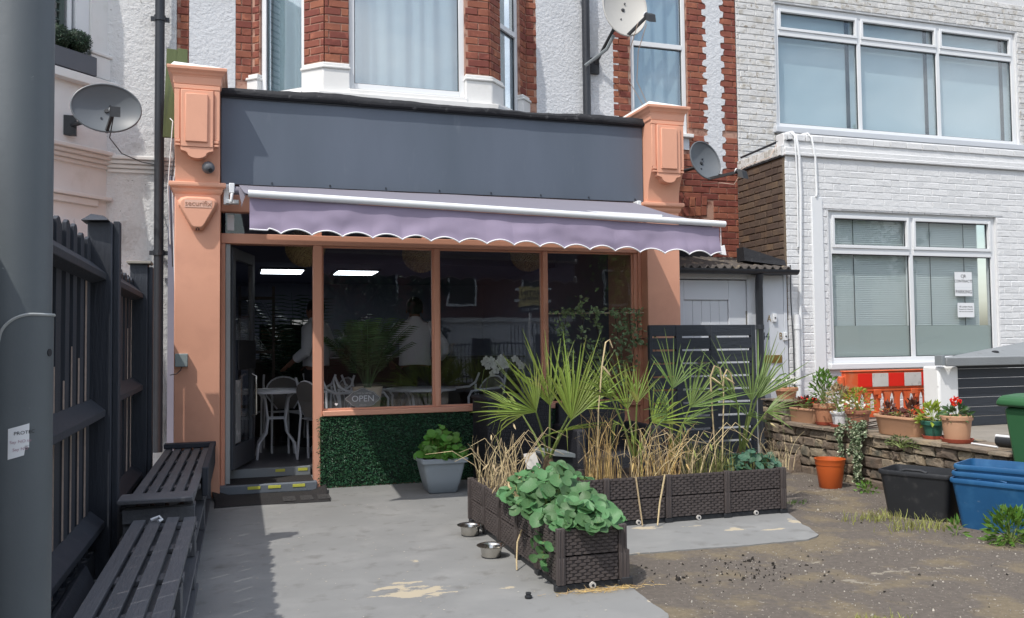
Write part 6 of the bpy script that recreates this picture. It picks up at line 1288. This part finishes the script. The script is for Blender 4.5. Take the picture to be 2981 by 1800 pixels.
# open sign
OS = thing('open_sign', 'grey plaque reading OPEN leaning inside the first window', 'sign', (1.067, 7.89, .697))
pts = []
for k in range(64):
    a = 2*math.pi*k/64; rx, rz = .148, .090; f_ = 1+.07*math.cos(4*a)+.05*math.cos(8*a); pts.append((1.067+rx*f_*math.cos(a), 7.895, .790+rz*f_*math.sin(a)))
obj('plaque', MB().prism(pts, (0, .008, 0)), SLATE, OS); obj('border', MB().tube([(p[0]*.94+1.067*.06, 7.893, p[2]*.94+.79*.06) for p in pts]+[(pts[0][0]*.94+1.067*.06, 7.893, pts[0][2]*.94+.79*.06)], .0025, 5), SILVERP, OS)
text('lettering', 'OPEN', .080, (1.067, 7.892, .788), PAPER, OS); text('lettering', "COME IN WE'RE", .022, (1.067, 7.892, .838), SILVERP, OS); text('lettering', 'please', .026, (1.067, 7.892, .733), SILVERP, OS)
HS = thing('heart_sticker', 'tiny white heart sticker low in the first window', 'sticker', (.82, 7.84, .75)); obj('heart', MB().prism([(.82, 7.8405, .735), (.834, 7.8405, .750), (.832, 7.8405, .759), (.826, 7.8405, .761), (.82, 7.8405, .756), (.814, 7.8405, .761), (.808, 7.8405, .759), (.806, 7.8405, .750)], (0, .0008, 0)), PAPER, HS)
# orchid
OR = thing('orchid', 'white orchid in a pot inside the second window', 'orchid', (2.28, 8.08, .663)); obj('pot', MB().lathe([(.05, 0), (.065, .11), (.06, .11), (.05, .09), (.001, .09)], 18, (2.28, 8.08, .663)), TERRA2, OR, True)
obj('stem', MB().tube([(2.28, 8.08, .75), (2.25, 8.07, .90), (2.27, 8.06, 1.02), (2.36, 8.05, 1.10), (2.48, 8.05, 1.09)], .004, 5).tube([(2.28, 8.08, .75), (2.32, 8.09, .95), (2.45, 8.07, 1.12), (2.58, 8.06, 1.12)], .004, 5), PETI, OR)
for k in range(4): a = R(40+90*k); obj('leaf', MB().grid(lambda u, v: (2.28+math.cos(a)*.18*u-math.sin(a)*.03*(v-.5)*2*math.sin(math.pi*min(.95, u+.1)), 8.08+math.sin(a)*.12*u+math.cos(a)*.03*(v-.5)*2*math.sin(math.pi*min(.95, u+.1)), .755+.06*math.sin(u*2.6)), 6, 2), DARKL, OR, True)
pm = MB()
for sx, sz in ((0, .5), (.48, .15), (.3, -.42), (-.3, -.42), (-.48, .15)):
    o = len(pm.v); pm.v.append((0, 0, 0))
    for k in range(8): a = 2*math.pi*k/8; pm.v.append((sx+.36*math.cos(a), -.12-.1*abs(math.cos(a)), sz+.36*math.sin(a)))
    pm.f += [(o, o+1+k, o+1+(k+1) % 8) for k in range(8)]+[tuple(o+1+k for k in range(8))]
FM = pm.mesh('flower', False, False); FM.materials.append(WHITEF)
for (x, z) in ((2.26, 1.10), (2.30, 1.06), (2.33, 1.12), (2.36, 1.07), (2.38, 1.02), (2.40, 1.10), (2.43, 1.14), (2.44, 1.06), (2.47, 1.11), (2.49, 1.07), (2.35, .99), (2.58, 1.13), (2.61, 1.10), (2.64, 1.06), (2.28, 1.13)):
    inst('flower', FM, OR, frame((x, 8.03+rn(-.02, .02), z), (1, rn(-.3, .3), 0), (rn(-.3, .3), 1, 0), (0, 0, 1), rn(.038, .048)))
# ================================================================ people
def skinned(name, pts, edges, m, parent, sub=2, root=0):
    me = bpy.data.meshes.new(name); me.from_pydata([p[0] for p in pts], edges, []); me.materials.append(m); o = bpy.data.objects.new(name, me); COL.objects.link(o); o.parent = parent
    md = o.modifiers.new('skin', 'SKIN'); md.use_smooth_shade = True; sv = me.skin_vertices[0].data
    for i, p in enumerate(pts): r = p[1]; sv[i].radius = (r, r) if not isinstance(r, tuple) else r
    sv[root].use_root = True; ss = o.modifiers.new('sub', 'SUBSURF'); ss.levels = sub; ss.render_levels = sub; return o
def person(label, shirtm, elbowL=(-.33, -.05, 1.06), handL=(-.27, .16, .93)):
    t = thing('person', label, 'person', (0, 0, 0)); P = []; E = []
    def v(p, r, e=None):
        P.append((p, r)); i = len(P)-1
        if e is not None: E.append((e, i))
        return i
    pel = v((0, 0, .90), (.12, .10)); ch = v((0, 0, 1.10), (.125, .09), pel); c2 = v((0, 0, 1.27), (.13, .09), ch); nk = v((0, .01, 1.38), .055, c2); hd0 = v((0, .02, 1.43), (.066, .075), nk); hd1 = v((0, .02, 1.50), (.076, .092), hd0); hd2 = v((0, .02, 1.57), (.07, .085), hd1); v((0, .10, 1.475), .018, hd1)
    for s in (-1, 1):
        sh_ = v((s*.16, 0, 1.31), .058, c2); el_ = v((s*abs(elbowL[0]), elbowL[1], elbowL[2]), .042, sh_); wr = v((s*abs(handL[0]), handL[1], handL[2]), .027, el_); dv = (Vector(P[wr][0])-Vector(P[el_][0])).normalized(); pm_ = Vector(P[wr][0])+dv*.06; pa = v(tuple(pm_), (.035, .018), wr); sd = dv.cross(Vector((0, 0, 1))).normalized()
        for k, (o, l) in enumerate(((-.026, .058), (-.009, .066), (.009, .062), (.026, .05))): a = v(tuple(pm_+sd*o+dv*.045), .0095, pa); v(tuple(pm_+sd*o+dv*(.045+l)+Vector((0, 0, -.015))), .0075, a)
        th = v(tuple(pm_-sd*s*.045+dv*.01+Vector((0, 0, -.005))), .010, pa); v(tuple(pm_-sd*s*.055+dv*.05), .008, th)
        hp = v((s*.09, 0, .84), .085, pel); kn = v((s*.10, .01, .47), .055, hp); an = v((s*.10, -.02, .08), .038, kn); v((s*.11, .12, .035), (.035, .03), an)
    body = skinned('body', P, E, SKIN, t)
    def er(a, c, z, y=0): return [(a*abs(math.cos(q))**.8*(1 if math.cos(q) > 0 else -1), y+c*math.sin(q), z+.006*math.sin(3*q)) for q in [2*math.pi*k/24 for k in range(24)]]
    shirt = obj('shirt', MB().loft([er(.176, .128, .885), er(.180, .132, .89), er(.170, .125, 1.0), er(.172, .122, 1.12), er(.186, .120, 1.22), er(.196, .112, 1.30), er(.165, .095, 1.345), er(.085, .080, 1.385), er(.068, .070, 1.42)], False, False), shirtm, None, True); shirt.parent = t
    for s in (-1, 1):
        ex, ey, ez = s*abs(elbowL[0]), elbowL[1], elbowL[2]; hx, hy, hz = s*abs(handL[0]), handL[1], handL[2]
        sl_ = obj('sleeve', MB().tube([(s*.13, 0, 1.315), (s*.175, 0, 1.29), (s*.25, ey*.5, 1.18), (ex*.98, ey*.9, ez+.03), (ex, ey+.01, ez-.01), ((ex+hx)/2, (ey+hy)/2, (ez+hz)/2), (ex*.3+hx*.7, ey*.3+hy*.7, ez*.3+hz*.7)], [.07, .085, .074, .064, .062, .055, .052], 14), shirtm, None, True); sl_.parent = shirt
    T = [((0, 0, .93), (.135, .105)), ((0, 0, .86), (.14, .11))]; TE = [(0, 1)]
    for s in (-1, 1): i = len(T); T += [((s*.09, 0, .78), .10), ((s*.10, .01, .47), .072), ((s*.10, -.02, .10), .062)]; TE += [(1, i), (i, i+1), (i+1, i+2)]
    skinned('trousers', T, TE, TROUS, t)
    b = MB(); b.lathe([(.055, -.075), (.080, -.05), (.092, 0), (.090, .04), (.070, .085), (.035, .11), (.001, .116)], 20, (0, 0, 1.525), 1, 1.12); obj('hair', b, HAIR, t, True)
    for s in (-1, 1):
        obj('ear', MB().lathe([(.001, -.03), (.016, -.015), (.018, .01), (.001, .032)], 10, (s*.086, .03, 1.485), .6, 1), SKIN, t, True); obj('shoe', MB().loft([[(s*.10+a*.05, -.07+b_*.24, z) for a, b_ in ((-1, 0), (1, 0), (1.05, .6), (.6, 1), (-.6, 1), (-1.05, .6))] for z in (.0, .06)]+[[(s*.10+a*.04, -.06+b_*.18, .10) for a, b_ in ((-1, 0), (1, 0), (1, .5), (.6, .8), (-.6, .8), (-1, .5))]]), BLACKP, t, bevel=.01)
    return t
p1_ = person('person in white shirt and dark trousers standing with back turned inside', SHIRT); p1_.location = (1.84, 9.35, FZ); p1_.rotation_euler = (0, 0, R(-8))
p2_ = copy_tree(p1_, (.80, 9.75, FZ), R(60), 'person in pale shirt half hidden behind the door mullion')
# ================================================================ climbing plant on a cane outside the third window
VN = thing('climbing_plant', 'leafy climber on a bamboo cane before the third window', 'climber', (3.4, 7.70, .3))
obj('cane', MB().tube([(2.83, 7.735, 1.565), (3.85, 7.735, 1.575)], .007, 6), TAN, VN, True)
b = MB(); st = MB(); src = leaf_mesh(VINEL, .55)
def strand(P, dens=46, spread=.05):
    st.tube(P, .0035, 4, False)
    for i in range(len(P)-1):
        a, c = Vector(P[i]), Vector(P[i+1]); n = int((c-a).length*dens*2.2)
        for k in range(n):
            p = a.lerp(c, random.random())+Vector((rn(-spread, spread), rn(-.04, .03), rn(-spread, spread)*.6)); d = Vector((rn(-1, 1), -rn(.2, 1), rn(-1, .5))).normalized(); nn = d.cross(Vector((rn(-1, 1), rn(-.4, .4), rn(-1, 1)))).normalized(); s = rn(.040, .068); M = frame(p, d.cross(nn)*s, d*s, nn*s); b.add([M @ Vector(v) for v in src.v], src.f)
strand([(2.86, 7.72, 1.60), (3.10, 7.72, 1.60), (3.35, 7.72, 1.59), (3.60, 7.72, 1.61), (3.82, 7.72, 1.60)], 34)
for x, zb in ((2.92, .95), (3.02, .80), (3.20, 1.02), (3.30, .75), (3.52, .85), (3.58, .70), (3.68, 1.0), (3.76, 1.25)): strand([(x, 7.72, 1.60), (x+rn(-.05, .05), 7.71, 1.35), (x+rn(-.08, .08), 7.70, (1.35+zb)/2), (x+rn(-.06, .06), 7.70, zb)], 42, .055)
strand([(3.12, 7.72, 1.58), (3.16, 7.71, 1.72)], 60, .03); strand([(3.70, 7.70, 1.30), (3.84, 7.66, 1.32), (3.90, 7.60, 1.24), (3.92, 7.58, 1.08)], 50, .06); strand([(3.4, 7.7, .75), (3.35, 7.72, .3)], 30)
obj('foliage', b, VINEL, VN, kind='stuff', fix=False); obj('stems', st, WOODD, VN, kind='stuff', fix=False)
# small grey ornament on the cafe floor
TY = thing('floor_ornament', 'small grey object on the cafe floor by the table', 'ornament', (.80, 9.0, FZ)); obj('body', MB().lathe([(.05, 0), (.07, .03), (.06, .08), (.03, .11), (.035, .15), (.001, .17)], 14, (.74, 8.95, FZ)), ALU, TY, True)
# ================================================================ across the road, seen mirrored in the glass
struct('road', MB().box(-40, -11.5, -.058, 60, -4.6, -.045), mat('asphalt', (.055, .055, .057), .9, .15, 8, bump=.3, bs=60)); struct('pavement', MB().box(-40, -4.59, -.3, 60, 1.1, -.02), mat('paving', (.20, .19, .18), .9, .12, 4))
OB = thing('brick_house_opposite', 'red brick house across the road reflected in the cafe glass', 'house', (8, -15, 0)); obj('wall', MB().box(2.5, -22, -.1, 22, -15, 7.2), BRK2, OB); obj('roof', MB().prism([(2.2, -14.7, 7.2), (2.2, -22.3, 7.2), (2.2, -18.5, 10)], (20, 0, 0)), mat('slate_roof', (.06, .06, .07), .8, .1, 6), OB)
def owin(x, z, w_=.95, h=1.25):
    f_ = obj('window', MB().box(x-.07, -15, z-.07, x+w_+.07, -14.93, z+h+.07), WHITEP, OB); obj('pane', MB().box(x, -14.929, z, x+w_, -14.92, z+h), mat('opp_glass', (.02, .022, .026), .1, .1, 3), f_)
for x, z in ((7.35, 2.75), (10.2, 2.65), (4.4, 2.8), (13.6, 2.8)): owin(x, z)
OW = thing('white_outbuilding', 'low white rendered building across the road reflected in the glass', 'building', (8, -13, 0)); obj('wall', MB().box(6.6, -14.8, -.1, 11.3, -13, 2.05), mat('opp_render', (.75, .76, .78), .8, .05, 3), OW); obj('roof_edge', MB().box(6.4, -14.85, 2.05, 11.5, -12.9, 2.2), WPAINT, OW); obj('door', MB().box(7.65, -12.998, .1, 8.35, -12.96, 1.5), BLACKP, OW); obj('garage_door', MB().box(10.0, -12.998, 0, 11.1, -12.96, 1.6), DKGREY, OW)
RG = thing('railings', 'black upright railings across the road reflected in the glass', 'railings', (8, -9.5, 0))
for z in (.25, 1.25): obj('rail', MB().box(5.6, -9.52, z, 9.0, -9.48, z+.05), BLACKM, RG)
for k in range(28): obj('bar', MB().box(5.65+k*.122, -9.512, -.03, 5.675+k*.122, -9.488, 1.35+(.5 if 18 < k < 27 else 0)), BLACKM, RG)
SG = thing('estate_agent_board', 'yellow estate agent board on a post reflected in the window', 'sign', (6.75, -4.4, 0)); obj('post', MB().box(6.84, -4.42, -.3, 6.90, -4.36, 2.72), WHITEP, SG)
b = MB(); b.prism([(6.55, -4.34, 2.20), (7.32, -4.34, 2.20), (7.32, -4.34, 2.66), (7.1, -4.34, 2.70), (6.95, -4.34, 2.67), (6.8, -4.34, 2.70), (6.55, -4.34, 2.70)], (0, -.01, 0)); obj('board', b, mat('sign_yellow', (.62, .52, .22), .6, .04, 4), SG); obj('phone_strip', MB().box(6.55, -4.345, 2.04, 7.32, -4.335, 2.195), INK, SG)
for z in (2.30, 2.60): obj('stripe', MB().box(6.45, -4.352, z, 6.549, -4.342, z+.06).box(7.321, -4.352, z, 7.42, -4.342, z+.06), PAPER, SG)
text('lettering', 'MARTIN', .185, (6.935, -4.332, 2.525), INK, SG, U=(-1, 0, 0)); text('lettering', 'CAMPBELL', .150, (6.935, -4.332, 2.375), INK, SG, U=(-1, 0, 0)); text('lettering', '020 8840 2258', .10, (6.935, -4.332, 2.115), PAPER, SG, U=(-1, 0, 0))
def far_tree(lb, x, y, h, rx, n, trunk=.12, low=.3, m=DARKL, sz=.16):
    t = thing('street_tree', lb, 'tree', (x, y, 0)); obj('trunk', MB().tube([(x, y, -.1), (x+.05, y, h*.4), (x, y, h*.8)], [trunk, trunk*.7, trunk*.2], 8), WOODD, t, True)
    for k in range(6): a = k*1.05; obj('limb', MB().tube([(x, y, h*(.35+.06*k)), (x+rx*.4*math.cos(a), y+rx*.4*math.sin(a), h*(.5+.06*k)), (x+rx*.75*math.cos(a), y+rx*.75*math.sin(a), h*(.6+.06*k))], [trunk*.5, trunk*.3, .02], 6), WOODD, t, True)
    b = MB(); src = leaf_mesh(m, .6); cl_ = [(rn(-1, 1), rn(-1, 1), rn(0, 1)) for _ in range(40)]
    for _ in range(n):
        c = random.choice(cl_); p = Vector((x+rx*(c[0]*.7+random.gauss(0, .16)), y+rx*(c[1]*.7+random.gauss(0, .16)), h*(low+(1-low)*c[2])+random.gauss(0, .12)*rx)); d = Vector((rn(-1, 1), rn(-1, 1), rn(-1, 1))).normalized(); nn = d.cross(Vector((rn(-1, 1), rn(-1, 1), rn(-1, 1)))).normalized(); s = sz*rn(.6, 1.3); M = frame(p, d.cross(nn)*s, d*s, nn*s); b.add([M @ Vector(v) for v in src.v], src.f)
    obj('crown', b, m, t, kind='stuff', fix=False)
far_tree('dark conifer across the road reflected in the second window', 6.0, -12.2, 4.6, .75, 2200, .12, .05)
far_tree('broad street tree across the road reflected in the first window', 3.4, -11.9, 4.6, 1.9, 3200, .14, .25)
far_tree('tall leafy tree across the road reflected in the third window', 14.2, -11.5, 9.0, 3.2, 4200, .25, .15, GREENL, .22)
far_tree('tall tree on the far pavement reflected in the office windows', 21, -9, 8.5, 2.6, 2600, .25, .35, GREENL, .22)
